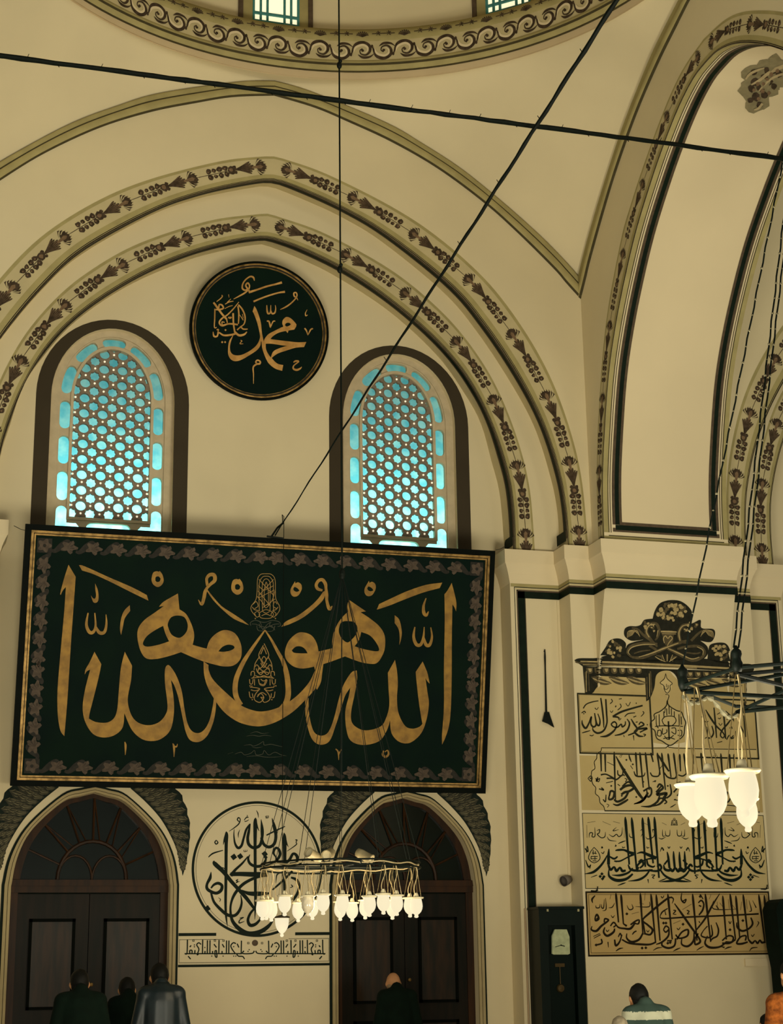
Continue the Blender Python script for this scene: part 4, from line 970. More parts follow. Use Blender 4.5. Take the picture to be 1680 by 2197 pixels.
# ================================================================ painted roundel and kufic strip between the doors
ro = thing('calligraphy_roundel', (4.09, 0, 2.93), 'round black calligraphy painted on the bare wall between the two doors', 'wall painting')
a = Art(WALLP, 400, 1710, 5.42)
a.circleuv(4.09, 2.93, .765, .795, 120, .004); a.circleuv(4.09, 2.93, .742, .746, 120, .004)
a.strokes("""462,400,6 466,440,40 462,560,38 460,800,36 458,1000,34 455,1250,30 462,1400,24 478,1508,3; 428,555,5 440,500,20 455,440,20; 322,740,6 330,775,50 430,870,48 520,980,44 620,1090,42 700,1180,44 790,1300,30;
398,815,5 440,830,12 460,860,16; 800,1290,24 745,1350,28 715,1430,32 740,1490,40 800,1480,36 850,1430,24 855,1390,6; 805,240,5 800,300,44 798,560,36 800,900,34 802,1200,30 795,1425,5; 845,395,5 825,350,16 810,290,20;
555,375,6 552,450,14 565,540,24 600,592,32 640,565,30 665,480,26 695,380,26 738,315,16; 740,310,14 725,400,30 712,480,34 725,550,36 780,590,36 850,565,36 878,480,32 880,380,38 868,260,6; 870,470,30 900,550,34 960,582,36 1020,545,36 1040,450,36 1020,340,38 995,245,6; 1030,330,5 1010,310,14;
930,445,16 1040,390,18 1147,342,10; 812,155,4 830,190,12 838,242,3; 495,400,5 560,355,12 610,310,14 625,260,12 605,240,14 592,265,14 615,290,10; 670,270,8 700,235,14 720,240,12; 675,285,10 700,280,10 725,265,6; 705,210,10 712,225,6; 620,380,4 603,430,12 604,475,3;
350,500,10 330,525,14 345,548,14 366,530,14 350,505,8; 255,700,10 310,655,18 425,620,10;
738,668,6 718,720,26 740,775,32 800,805,34 870,800,36 910,760,34 932,690,12; 860,805,24 960,790,26 1040,745,30 1088,670,34 1070,605,30 1035,595,28 1012,650,26 1040,700,18 1050,740,30 1110,775,30 1190,740,34 1240,660,30 1285,690,36 1280,760,30 1200,775,26; 1300,790,20 1340,760,18 1366,715,4;
715,690,12 650,770,24 570,845,30 515,915,44; 510,900,44 620,895,50 760,900,56 860,900,56 950,895,36; 950,915,22 850,925,30 740,965,34 640,1030,36 560,1130,34 520,1230,26 512,1330,26 535,1440,38 610,1530,50 720,1588,54 850,1570,52 950,1505,42 1015,1420,14;
640,1080,8 720,1120,44 850,1125,52 960,1120,24; 630,1140,8 642,1230,24 615,1320,32 560,1378,36 480,1372,38 400,1310,36 320,1220,30 285,1110,22; 286,870,5 275,940,36 240,1010,30 240,1065,36 285,1100,36 350,1118,36 402,1085,38 412,1030,34 370,1003,34 320,1020,28 285,1060,18;
1135,415,5 1140,480,44 1142,700,40 1140,1000,36 1150,1200,32 1160,1410,6; 1185,580,5 1165,540,16 1150,480,20; 1215,935,22 1280,965,34 1312,1040,30 1285,1130,32 1235,1200,34; 1232,860,26 1130,965,26 1000,1080,18; 1060,880,14 1080,885,14 1050,910,14 1040,1000,4; 1215,1020,10 1235,1040,12 1205,1055,8;
1265,500,12 1285,500,12 1275,525,10 1280,550,12 1230,590,10 1170,630,5; 600,955,10 575,975,10 600,975,8 575,998,10 620,980,6; 620,1410,12 665,1400,10 620,1430,12 615,1465,16 675,1445,5; 370,1170,4 395,1190,10 385,1218,6; 920,220,10 925,240,8; 935,215,8 937,240,8; 950,215,8 952,240,8 920,245,8; 668,615,6 672,635,8 705,630,6 703,612,5; 686,612,5 688,632,6""", 30)
for x, y, r in ((550, 697, 40), (625, 690, 38), (910, 662, 38), (243, 1296, 40), (920, 700, 26)): a.diamond(x, y, r, .15)
a.build('ink_lettering', INK, ro)
pk = MB()
st_ = thing('kufic_inscription_strip', (4.06, 0, 2.0), 'long framed strip of square black script painted under the round calligraphy', 'wall painting')
a = Art(WALLP, 400, 1710, 5.42)
def noring(u0, v0, u1, v1, h): a.rectuv(u0, v0, u1, v1, h)
zt, zbt = uy(545, 2005).z, uy(545, 2071).z
noring(3.155, zt-.012, 3.60, zt+.022, .0045); noring(4.55, zt-.012, 4.975, zt+.022, .0045); noring(3.155, zbt-.012, 4.975, zbt+.016, .0045)
noring(3.165, zt-.055, 3.68, zt-.050, .0045); noring(4.47, zt-.055, 4.965, zt-.050, .0045); noring(3.165, zbt+.035, 4.965, zbt+.040, .0045); noring(3.165, zbt+.035, 3.169, zt-.05, .0045); noring(4.961, zbt+.035, 4.965, zt-.05, .0045)
KU = """950,1822 1615,1822; 806,1788 830,1818 940,1820 925,1788; 955,1670 958,1820; 985,1750 1005,1705; 1020,1705 1050,1695 1078,1730 1060,1775 1030,1815; 1100,1668 1102,1815; 1128,1668 1130,1815; 1155,1750 1178,1710; 1180,1790 1180,1820; 1215,1662 1218,1815; 1245,1750 1275,1710; 1240,1790 1262,1790 1260,1850 1240,1860 1245,1790; 1320,1665 1322,1815; 1350,1665 1352,1815; 1378,1790 1380,1820; 1405,1660 1408,1815; 1425,1715 1450,1695 1475,1720 1450,1770 1470,1835 1450,1820; 1495,1780 1497,1820; 1530,1820 1530,1785 1555,1785 1555,1820; 1540,1725 1555,1745; 1583,1658 1588,1815 1615,1820; 918,1885 940,1855 990,1850 1010,1825; 1575,1850 1545,1885; 1290,1820 1290,1790"""
for mir in (None, 797):
    a.strokes(KU, 14, 'b', mir=mir)
    for x, y in ((877, 1697), (1165, 1668), (1265, 1668), (1515, 1668)):
        X = x if mir is None else 2*797-x
        for dx, dy, w_, h_ in ((-10, -10, 24, 6), (-10, 8, 24, 6), (-10, -10, 6, 24), (8, -10, 6, 24)):
            a.add2([a.px(X+dx, y+dy), a.px(X+dx+w_, y+dy), a.px(X+dx+w_, y+dy+h_), a.px(X+dx, y+dy+h_)], [(0, 1, 2, 3)])
    for x, y in ((865, 1775), (878, 1795), (1045, 1740), (1020, 1850), (1045, 1850), (1168, 1850), (1300, 1850), (1380, 1750), (1502, 1720), (1502, 1742)): a.diamond(x if mir is None else 1594-x, y, 9)
a.build('ink_lettering', INK, st_)
a = Art(WALLP, 400, 1710, 5.42); a.disc(797, 1697, 36); a.build('painted_seal', BROWN, st_)
# ================================================================ painted inscriptions on the pier
PP = Plane((0, YA, 0), (1, 0, 0), (0, 0, 1))
PAN = mat('ochre_panel_paint', 'bca873', var=.10, scale=1.2, hex2='b09a66'); PAN2 = mat('pale_panel_paint', 'c4b07c', var=.08, scale=1.5)
def pan(name, label, z0, z1, m=PAN, x0=7.985, x1=10.455):
    r = thing(name, (9.2, YA, z0), label, 'wall painting'); b = Art(PP, 0, 0, 1); b.rectuv(x0, z0, x1, z1, .0012); b.build('painted_ground', m, r); return r
def onto_springer(A_, base):
    bm = bmesh.new(); vv = [bm.verts.new(v) for v in A_.v]; bm.verts.ensure_lookup_table()
    for f in A_.f:
        try: bm.faces.new([vv[i] for i in f])
        except ValueError: pass
    bmesh.ops.triangulate(bm, faces=bm.faces[:])
    for it in range(6):
        L_ = [e for e in bm.edges if e.calc_length() > .06]
        if not L_: break
        bmesh.ops.subdivide_edges(bm, edges=L_, cuts=1); bmesh.ops.triangulate(bm, faces=[f for f in bm.faces if len(f.verts) > 3])
    bm.verts.index_update(); A_.v = [v.co.copy() for v in bm.verts]; A_.f = [tuple(v.index for v in f.verts) for f in bm.faces]; bm.free()
    for i, v in enumerate(A_.v):
        d = v-CP
        for it in range(40):       # slide the paint onto the swelling springer where that stands in front of the flat pier
            z = v.z; t = max(0, (z-5.08)/1.42); Y = YA-.41*t**1.3-base
            q = CP+d*((Y-CP.y)/d.y)
            if abs(q.z-v.z) < 1e-5: break
            v = q
        if 8.275 < v.x < 10.095: A_.v[i] = v
# top row -----------------------------------------------------------------
r1 = pan('inscription_panel', 'small left cartouche of black script under the painted pediment, beside the pointed finial', 4.29, 5.05, PAN, 7.985, 8.99)
a = Art(PP, 1220, 1280, 4); a.frameuv(7.985, 4.29, 8.985, 5.05, .018, .004); a.frameuv(8.01, 4.315, 8.965, 5.03, .004, .004)
a.strokes("""115,1060,6 118,1095,16 145,1130,18 172,1090,14 195,1030,12 190,1090,14 212,1118,16 235,1095,14 222,1000,10; 222,1000,10 240,1090,16 262,1105,16 268,1060,12 250,1005,8; 275,870,12 288,960,15 298,1050,14 302,1125,8;
318,880,14 325,1000,15 328,1085,14 300,1150,16 250,1172,18 212,1150,14 205,1120,6; 270,1202,6 330,1195,20 390,1150,16 412,1100,12 392,1075,14 366,1095,12 385,1118,12 420,1120,14 450,1095,12 460,1118,14 484,1100,12 486,1070,8; 500,1050,8 522,1090,14 500,1150,16 450,1180,16 395,1192,8;
378,1030,16 450,990,18 550,958,16 635,935,14; 378,1030,16 420,1035,14 440,1050,6; 480,1032,8 510,1005,10 570,998,8; 555,1035,8 580,1025,8; 535,1050,8 562,1095,16 590,1140,14 560,1170,14 510,1190,10; 560,1160,10 600,1125,14 645,1100,14 620,1078,12 602,1100,10; 575,1140,14 670,1130,18 640,1150,12 610,1165,12; 560,1160,16 600,1195,18 640,1200,8;
110,1000,8 135,985,10 145,1000,8; 125,960,10 150,925,10 200,905,10 255,895,8; 355,920,8 375,900,8 365,880,8; 420,975,8 450,945,8 440,920,8; 430,880,6 455,875,8; 490,915,6 510,940,6 530,905,6; 620,1030,6 645,1000,8 635,985,8; 575,1080,8 592,1075,8; 225,955,8 240,970,6 255,950,6; 355,980,6 368,995,6 380,978,6; 425,1045,6 435,1060,6 450,1045,6; 115,1170,8 150,1160,10 185,1150,6; 180,1190,8 200,1195,8 215,1185,6; 555,1190,10 560,1235,4; 640,1180,8 660,1185,8 645,1200,10; 470,1190,8 478,1205,5""", 14)
for x, y in ((402, 945), (405, 940), (130, 1005), (580, 915), (675, 1100)): a.diamond(x, y, 7)
a.build('ink_lettering', INK2, r1)
r2 = pan('inscription_panel', 'small right cartouche of black script under the painted pediment, behind the iron bars', 4.27, 5.04, PAN, 9.55, 10.455)
a = Art(PP, 1430, 1380, 5.36); a.rectuv(9.55, 4.27, 10.455, 4.29, .004); a.rectuv(10.435, 4.27, 10.455, 5.04, .004); a.rectuv(9.55, 5.02, 10.455, 5.04, .004)
a.strokes("""450,765,10 500,850,22 570,950,20 650,1030,16 680,1100,14; 545,740,14 560,900,20 575,1090,14; 650,770,14 665,900,20 680,1100,14; 760,850,10 700,930,20 640,1000,18 620,1060,16 650,1090,14 670,1050,12; 520,950,12 540,1030,18 510,1085,20 470,1080,16 470,990,12 460,960,8; 470,1080,16 440,1095,8; 680,780,10 740,840,16 780,900,14; 890,830,14 900,950,16 910,1080,12; 850,950,10 880,1010,16 905,1060,14; 690,1110,14 720,1060,14 740,1090,16 770,1060,12; 725,980,10 745,960,12 755,985,10;
400,850,8 450,830,10; 580,820,8 630,790,10; 690,880,8 740,850,10; 580,1145,8 640,1130,10; 440,895,8 460,910,10 480,895,8; 590,860,8 610,870,10 625,855,8; 600,920,8 620,945,8 640,920,8; 740,1100,14 780,1080,14 790,1010,12""", 18)
a.build('ink_lettering', INK2, r2)
# pointed finial medallion
r3 = thing('painted_finial', (9.27, YA, 4.3), 'pointed finial with a scalloped rosette of interlaced script painted between the two small cartouches', 'wall painting')
b = Art(PP, 1220, 1280, 4); b.outline("700,1250c 695,830c 725,800 735,720 760,660 800,638 860,638 900,680 935,720 950,780 985,830c 1000,1250c 860,1275c"); onto_springer(b, .001); b.build('painted_ground', PAN, r3)
b = Art(PP, 1220, 1280, 4); b.b = .0035
b.outline("845,900c 860,935 920,975c 955,985 975,1010 985,1050 1005,1075 1005,1110 1000,1150 985,1190 965,1215 935,1240 900,1255 870,1275c 830,1255 800,1240 765,1220 740,1180 735,1150 705,1130 700,1090 715,1055 735,1010 760,990 785,985c 820,950 840,930")
b.outline("832,665c 845,700 888,745c 880,790 860,830 845,905c 840,850 810,800 785,740c 820,705")
onto_springer(b, .003); b.build('pale_rosette_ground', PAN2, r3)
b = Art(PP, 1220, 1280, 4); b.b = .005
b.strokes("""847,895,9 858,935,9 925,978,9 965,990,9 982,1030,9 1003,1080,9 995,1120,9 985,1190,9 930,1240,9 868,1278,9 800,1240,9 755,1215,9 738,1150,9 705,1125,9 703,1080,9 735,1050,9 735,1010,9 785,985,9 835,940,9 845,895,9;
832,660,4 845,705,6 888,745,6 870,765,6 870,800,6 845,830,6 820,800,6 815,765,6 785,740,6 820,705,6 832,660,4; 830,840,6 860,850,6 845,900,8; 822,1000,6 830,950,6; 860,930,8 862,1010,8; 880,960,8 882,1020,8; 840,960,8 842,1020,8; 905,985,8 905,1030,8; 815,985,8 818,1040,8; 800,1060,8 830,1030,8 900,1030,8 920,1070,8 880,1110,8 820,1100,8 800,1060,8; 775,1010,8 778,1110,8; 945,1010,8 948,1110,8; 750,1020,6 752,1100,8 770,1130,8; 965,1030,8 968,1100,8; 740,1115,8 800,1110,8 850,1110,10 920,1110,8 980,1115,8; 855,1070,14 862,1230,12; 805,1130,8 805,1180,8 840,1165,8 840,1140,8; 880,1130,8 915,1130,8 915,1180,8 880,1160,8; 760,1150,8 790,1150,8 790,1195,8 760,1190,8 765,1150,8; 935,1150,8 968,1150,8 965,1195,8 935,1190,8; 820,1195,8 850,1225,8 900,1190,8; 810,1220,8 860,1210,8 910,1225,8; 820,770,5 825,795,6 850,790,6 852,760,5; 838,750,5 838,780,5""", 8, 'b')
onto_springer(b, .005); b.build('ink_lettering', INK2, r3)
# row 2 -----------------------------------------------------------------
r4 = pan('inscription_panel', 'scalloped cartouche of crowded black script on the pier, second row down behind the lit lamps', 3.60, 4.27)
a = Art(PP, 1240, 1590, 4)
a.outline("200,60c 780,50c 790,50 1530,70c 1560,590c 230,595c 215,540 190,520 165,470 150,420 125,370 115,300 125,240 150,160 175,100")
a.build('pale_cartouche_ground', PAN2, r4)
a = Art(PP, 1240, 1590, 4)
a.strokes("""200,60,7 196,85,7 165,110,7 160,150,7 140,180,7 145,235,7 118,260,7 116,320,7 128,370,7 152,400,7 150,450,7 180,480,7 190,530,7 220,560,7 230,596,7; 200,58,7 700,60,7 760,52,7 800,20,7; 800,20,7 830,60,7 1530,72,7; 228,598,10 900,602,10 1560,610,8; 85,320,6 110,300,10 120,320,12 110,345,10 85,320,6; 100,320,10 118,320,14""", 7, 'b')
def verts(a, L, w, foot=0):
    for x0, y0, x1, y1 in L:
        a.stroke("%g,%g,%g %g,%g,%g %g,%g,%g %g,%g,%g" % (x0, y0, w*.4, x0+(x1-x0)*.12, y0+(y1-y0)*.12, w*1.25, x0+(x1-x0)*.5, y0+(y1-y0)*.5, w, x1, y1, w*.8))
verts(a, [(195,95,200,260),(232,105,236,265),(310,90,322,500),(495,95,508,300),(530,95,560,400),(578,95,612,420),(625,100,645,180),(680,100,705,290),(718,100,750,420),(772,105,798,310),(820,100,850,330),(872,110,880,260),(908,105,930,280),(985,110,990,200),(1055,100,1068,260),(1225,105,1250,440),(1300,110,1310,320),(1340,110,1345,240)], 14)
a.strokes("""325,130,8 380,230,24 450,340,24 520,450,26 560,500,18; 685,115,8 720,170,20 780,260,14; 435,110,6 445,150,14 458,180,5; 195,290,14 240,285,12 290,310,14 330,330,14 380,290,12 400,300,10; 340,250,8 345,290,12 380,295,12 385,250,8; 480,260,8 500,300,14 560,300,12 575,270,6; 620,270,10 640,300,12 690,300,12 700,260,10; 740,270,10 770,310,14 830,320,14 850,280,10; 860,290,10 900,300,12 940,270,10;
245,320,14 290,320,12 330,335,10; 270,470,12 280,430,18 310,440,18 300,490,20 265,500,16 270,460,10; 310,500,18 340,520,20 400,490,20 430,440,18; 300,540,8 340,550,18 400,520,20 430,500,12; 360,420,20 400,390,22 450,380,20 480,400,22 440,430,20 400,440,22 370,460,18; 380,390,14 430,350,16 470,380,18; 420,540,10 470,540,18 450,480,10; 480,540,8 540,520,22 580,480,22 600,440,18; 540,560,6 620,560,20 680,520,18 700,470,14; 560,430,16 620,400,16 630,450,16 600,480,16 590,420,10; 640,560,8 700,540,18 740,500,18 760,480,12; 680,400,14 700,370,18 730,400,20 700,430,20 680,460,24 760,450,26 720,500,14; 790,370,10 800,450,16 760,490,14; 670,440,16 720,380,12; 680,530,12 710,490,14 760,520,14 740,540,10; 820,440,14 860,400,14 880,430,14 850,470,12; 790,570,4 810,560,10 840,540,4;
850,360,8 880,350,8; 1180,510,8 1230,540,14 1290,520,14 1310,480,10; 1200,400,8 1210,470,14 1260,540,12; 1250,460,20 1280,440,18 1270,480,14; 1300,400,10 1330,420,12 1310,470,12; 1190,300,8 1240,320,12 1300,310,10; 400,320,8 420,330,8 405,350,8; 340,370,8 360,385,8; 640,350,6 670,340,8; 840,500,8 870,510,8 1380,560,8; 240,360,6 300,345,8; 250,180,5 310,210,6; 450,210,6 470,240,6; 730,200,5 700,240,6; 150,320,8 175,350,8 185,320,8 155,345,8 170,310,8 160,350,8; 180,410,10 220,420,12 200,400,12; 215,500,10 235,520,12 240,460,8; 245,540,5 265,550,6 250,570,5""", 14)
for x, y in ((285,385),(415,162),(400,245),(470,200),(770,385),(660,345),(560,350),(500,480),(375,470)): a.diamond(x, y, 10)
for x in (375, 1178):
    for dx, dy in ((0, -14), (-10, 4), (10, 4)): a.ring(x+dx, 128+dy, 7, 10, 10)
a.build('ink_lettering', INK2, r4)
# row 3 -----------------------------------------------------------------
r5 = pan('inscription_panel', 'mirrored black script with tall uprights and dense bowls, third row down on the pier', 2.655, 3.565, PAN2)
a = Art(PP, 1240, 1590, 4); a.frameuv(7.985, 2.655, 10.455, 3.565, .007, .004)
verts(a, [(405,650,440,1060),(460,655,505,1120),(553,655,578,1080),(602,650,645,1050),(655,650,695,1175),(982,660,1003,1140),(1032,680,1050,1100),(1082,680,1108,1080),(1172,670,1192,1120),(1226,660,1242,1060)], 19)
LG = """55,1140,4 130,1125,22 190,1075,20 230,1020,16 250,980,8; 265,925,8 262,980,24 262,1060,26; 260,1060,18 280,1105,22 310,1080,16 330,1115,24 360,1085,16 380,1115,24 410,1110,18; 320,940,8 345,935,18 395,935,18 440,955,24 480,968,30; 480,970,22 420,1000,12 360,1030,14 310,1030,12; 270,990,12 310,1010,18 340,990,12; 505,965,8 550,955,18 600,975,26 672,1005,30; 660,1005,20 590,1015,12 530,1045,18 500,1085,14; 520,1040,14 545,1020,18 560,1060,18 530,1090,14; 590,1010,12 600,1060,18 640,1080,16 660,1070,10; 430,1060,10 450,1100,20 500,1110,20 520,1080,14; 600,1110,12 680,1115,20 715,1090,18 700,1060,20 680,1080,16; 290,1150,4 360,1152,20 430,1130,18 470,1090,12; 265,1100,8 268,1160,20 330,1195,28 410,1185,24 470,1140,16; 430,1202,4 520,1190,20 580,1155,18 620,1100,12; 500,1115,16 640,1108,18; 700,1095,12 740,1150,18 800,1185,22 870,1200,22 965,1208,4; 735,1060,8 745,1100,22 785,1110,22 800,1090,14; 345,880,6 380,865,10 410,855,4; 735,940,12 720,915,10 705,950,4; 770,905,6 780,920,8 790,905,6; 200,955,6 215,965,8 225,945,6; 110,1170,4 150,1155,8 165,1150,4; 340,1240,4 380,1225,12 410,1215,4; 690,1205,4 730,1190,10 765,1175,4; 205,905,8 212,915,8 203,918,8 205,905,8; 320,890,8 328,900,8 316,903,8; 380,905,6 385,915,8 405,910,6; 590,905,6 595,918,8 612,912,6; 60,920,10 85,950,12 80,900,6 70,960,6; 65,1020,6 90,1080,14 110,1060,6 100,1095,8; 600,1185,12 605,1220,4; 630,1150,8 660,1150,8 640,1170,10 655,1180,6; 315,1030,6 330,1040,6"""
for mir in (None, 832): a.strokes(LG, 14, mir=mir)
a.strokes("765,950,8 775,1000,20 785,1090,20; 820,945,8 822,1000,20 832,1100,20; 870,950,8 872,1010,20 880,1105,20; 915,945,8 917,1010,20 925,1105,18; 785,1090,18 810,1115,24 835,1090,18 860,1118,24 885,1090,18 905,1118,24 930,1095,20 960,1070,14; 780,1010,14 740,1060,16; 940,1060,14 900,1020,14", 18)
for x in (140, 1524):
    a.stroke("%g,912,6 %g,955,7 %g,1010,8 %g,1045,7 %g,1010,8 %g,955,7 %g,912,6" % (x-2, x-35, x-48, x, x+48, x+35, x-2), 7)
    a.strokes(";".join("%g,%g,7 %g,%g,7" % (x+p, q, x+r, s) for p, q, r, s in ((-20,960,20,965),(-10,935,-10,975),(8,945,10,970),(-30,990,30,990),(-25,1010,25,1008),(-28,990,-28,1015),(5,985,5,1020),(-15,1028,18,1028))), 7, 'b')
for x, y in ((205, 1140), (190, 1162), (222, 1164), (210, 1182), (1480, 1148), (1464, 1168), (1496, 1168), (1480, 1188)): a.diamond(x, y, 15)
THIN = "75,720 78,830; 95,830 100,790 125,790 120,820 145,815 143,740; 160,770 185,760 180,790 165,800 200,830 230,820 235,780; 250,820 270,850 330,860; 265,800 300,820 330,800 350,820 375,800 380,740 ; 350,760 300,770 330,740; 395,750 398,830; 440,790 445,820 470,825 475,780; 535,770 550,760 555,790 540,820; 580,820 600,840 650,820 655,770 640,760 645,790; 690,830 720,840 755,820; 725,760 728,815 750,810; 750,770 755,810 785,810 790,760; 80,700 150,690; 210,690 280,720; 300,690 360,705; 560,700 600,720; 720,700 760,720"
for mir in (None, 820): a.strokes(THIN, 8, mir=mir)
for dx, dy, r_ in ((0, 0, 22), (0, 0, 14), (0, -25, 10)): a.ring(826+dx, 695+dy, r_-4, r_, 14)
a.strokes("800,720,6 852,720,6; 808,680,6 800,725,6; 845,680,6 852,725,6", 6)
a.build('ink_lettering', INK, r5)
# row 4 -----------------------------------------------------------------
r6 = pan('inscription_panel', 'wide panel of brown-black script in a double frame, lowest of the panels on the pier', 1.86, 2.625, mat('tan_panel_paint', 'b89c64', var=.08, scale=1.2))
a = Art(PP, 1240, 1890, 3.818); a.frameuv(7.982, 1.86, 10.455, 2.625, .02, .004); a.frameuv(8.02, 1.90, 10.42, 2.59, .005, .004)
BINK = mat('brown_black_ink', '241d0e', var=.2, scale=10)
verts(a, [(310,100,332,340),(352,110,372,350),(510,100,532,440),(597,105,635,500),(640,110,672,490),(735,105,772,480),(938,105,975,490),(1042,105,1087,500),(1185,120,1215,480),(1245,105,1290,480),(1292,120,1325,470),(1352,110,1395,480),(1480,110,1532,510),(1525,115,1562,520)], 15)
a.strokes("""672,290,6 700,308,12 900,296,14 1200,284,14 1480,270,14; 672,290,6 690,255,12 735,225,8; 710,240,6 720,280,8; 780,140,8 740,140,16 660,200,18 590,260,18 530,320,14 570,360,16 610,400,18 590,440,16 540,430,14; 770,185,4 782,150,10 760,130,12; 790,185,8 850,270,18 920,370,18 985,460,16 1000,500,18 960,520,16 960,470,12 985,430,12; 1160,105,6 1100,200,16 1040,310,16 970,400,12;
1300,340,8 1305,380,16 1345,410,18 1400,390,16 1430,350,16 1415,300,12; 1530,500,16 1505,505,18 1490,485,12 1470,510,18 1450,490,12 1425,510,18 1395,480,14; 1390,500,14 1340,515,18 1300,510,16 1330,460,14 1375,450,14 1370,490,14; 1290,480,14 1240,510,16 1180,510,14; 1175,540,6 1200,545,14; 1180,490,12 1230,450,14 1270,460,14 1260,500,16 1210,500,14; 1215,500,14 1160,540,16 1080,545,20 1040,510,16 1060,450,8; 1130,340,8 1150,400,14 1140,450,14 1105,470,14 1085,490,12; 1090,360,8 1100,440,14 1065,465,14 1010,450,12 1025,410,8 1060,370,10;
950,420,10 945,490,16 900,535,18 850,520,14 850,470,8; 810,480,14 850,420,14 900,400,16 895,450,16 830,470,14 800,440,12; 800,470,14 790,530,16 740,550,18 690,530,16 690,500,10; 770,490,14 730,490,12; 700,400,10 720,370,14 745,390,12 720,420,14 700,400,10; 745,390,12 740,450,16 690,500,16 640,520,8; 640,500,14 590,520,16 520,520,18 420,510,16 360,480,12; 400,430,8 400,470,14 440,500,20 500,480,18 530,430,14; 445,440,8 460,420,12 480,410,10; 530,320,12 550,440,14; 300,480,12 310,530,18 340,500,14 360,440,10; 330,460,8 345,430,12 355,450,10;
470,340,14 430,390,20 380,390,16 330,380,14 300,340,10; 370,350,10 400,370,18; 430,360,14 470,330,14 500,320,12 495,350,14 470,350,10; 300,390,12 290,420,18 240,450,20 210,420,16 220,380,10; 265,370,10 290,340,14 310,360,12 290,380,12; 115,370,6 110,400,14 150,410,20 190,370,18 230,340,16 250,320,14 220,310,14 215,340,12; 140,300,12 155,275,16 170,310,16 145,325,16 140,300,12;
1025,150,8 1000,110,12; 985,180,10 1010,160,14 1030,190,14 1020,240,16 990,280,12; 990,200,12 1010,210,12; 1130,200,6 1150,230,12""", 14)
a.strokes("""145,200 150,220 175,218 180,190; 190,190 195,220 210,218 215,150; 225,140 230,230 200,245; 250,220 280,215 300,180; 400,200 420,235 450,225 440,190; 470,210 580,212 585,170; 500,180 540,190; 780,240,8 800,245,10 780,270,8 805,275,6; 890,240,8 910,250,10 895,270,8 915,270,6; 850,100,6 845,150,12 870,180,12 885,150,10 855,170,10; 855,235 930,190; 1110,160 1112,230 1300,232; 1140,170 1142,225; 1160,180 1200,230; 1230,150 1240,230; 1330,240 1340,170; 1380,150 1385,230; 1400,160 1420,240 1400,250; 1430,160 1460,220 1440,180; 1250,180 1290,230; 680,125,8 692,140,8 705,120,6; 270,110 262,150; 550,100 545,160; 1090,110 1075,150; 440,270 500,255; 270,280 285,300 300,280; 230,400,6 240,415,8 255,400,6; 560,400 572,418 585,400; 780,350 840,325; 810,385,6 822,400,8 838,380,6; 990,330,8 1000,345,8; 1235,330,8 1245,350,8 1255,330,6; 1420,440,6 1430,455,8 1445,435,6; 1460,380 1480,345 1470,330; 130,470,6 185,440,8; 125,455,6 180,430,6; 190,475,12 195,510,14 150,525,14; 245,500,10 250,545,4; 310,575,6 340,555,12 370,550,4; 615,570,4 650,550,10 690,545,4; 780,575,4 810,560,12 840,548,4; 970,570,4 1000,550,10 1030,535,4; 1200,560,4 1230,545,12 1260,540,4; 1405,575,4 1425,550,10 1470,545,6; 120,180,6 115,150,16 140,120,8""", 9)
for x, y in ((400,270),(525,550),(555,548),(735,510),(755,505),(148,525),(1350,325),(1245,400),(1000,128),(700,345),(720,345),(860,355),(160,310)): a.diamond(x, y, 13)
a.build('ink_lettering', BINK, r6)
# pediment painted above the panels -------------------------------------------------
pd = thing('painted_pediment', (9.25, YA, 5.1), 'trompe-l\'oeil pediment with urn, knotted scrolls and fruit painted over the script panels', 'wall painting')
D_ = mat('pediment_dark_paint', '28281e', var=.3, scale=20); M_ = mat('pediment_mid_paint', '5a5038', var=.3, scale=20); H_ = mat('pediment_light_paint', 'b09c6c', var=.2, scale=20)
dk = Art(PP, 1220, 1280, 4); md = Art(PP, 1220, 1280, 4); ht = Art(PP, 1220, 1280, 4)
for A_, k0 in ((dk, 0), (md, 30), (ht, 60)): A_.base = k0
_add2 = Art.add2
def layered(A_, h0):
    def f(pts, faces, h=None):
        A_.k += 1; _add2(A_, pts, faces, h0+.00002*(A_.k % 60))
    A_.add2 = f
layered(dk, .004); layered(md, .0055); layered(ht, .0071)
dk.outline("48,548c 90,530 240,528 330,505 480,500 560,530 740,540 1100,530 1250,545 1430,575 1560,580 1590,610c 1580,640 1500,645 1100,625 700,600 120,600c")
dk.outline("120,600c 1530,645c 1520,930c 1500,930c 1490,720 1000,700c 990,830 950,790 925,690 870,640 800,640 750,680 735,780 700,870 665,900c 655,700c 240,680c 250,760 230,795 200,830 140,830c")
dk.outline("720,190c 740,120 780,60 840,35 900,30 960,40 1020,80 1060,140 1050,230 1130,200 1140,270 1240,280 1255,330 1220,390 1130,380c 1190,430 1190,500 1120,550 960,545 720,560 560,535 490,500 500,420 560,390 640,370 540,380 480,340 480,280 520,255 580,255 620,240 650,200")
dk.outline("270,505c 320,430 350,380 400,360 450,365 490,400 490,450 510,500"); dk.outline("1190,540c 1200,450 1220,410 1290,395 1350,405 1385,460 1420,575c 1300,570")
md.strokes("60,552,10 130,572,14 700,590,14 1500,625,12; 140,650,10 145,820,12; 170,660,8 175,810,10; 700,640,14 705,760,16 715,830,12; 670,690,10 675,880,10; 1510,650,10 1520,920,12", 12)
ht.strokes("100,556,8 400,566,16 900,590,18 1450,620,14; 120,585,6 600,600,8 1100,615,6; 150,640,5 152,820,6; 1515,700,5 1518,900,5; 690,660,5 694,860,6", 10)
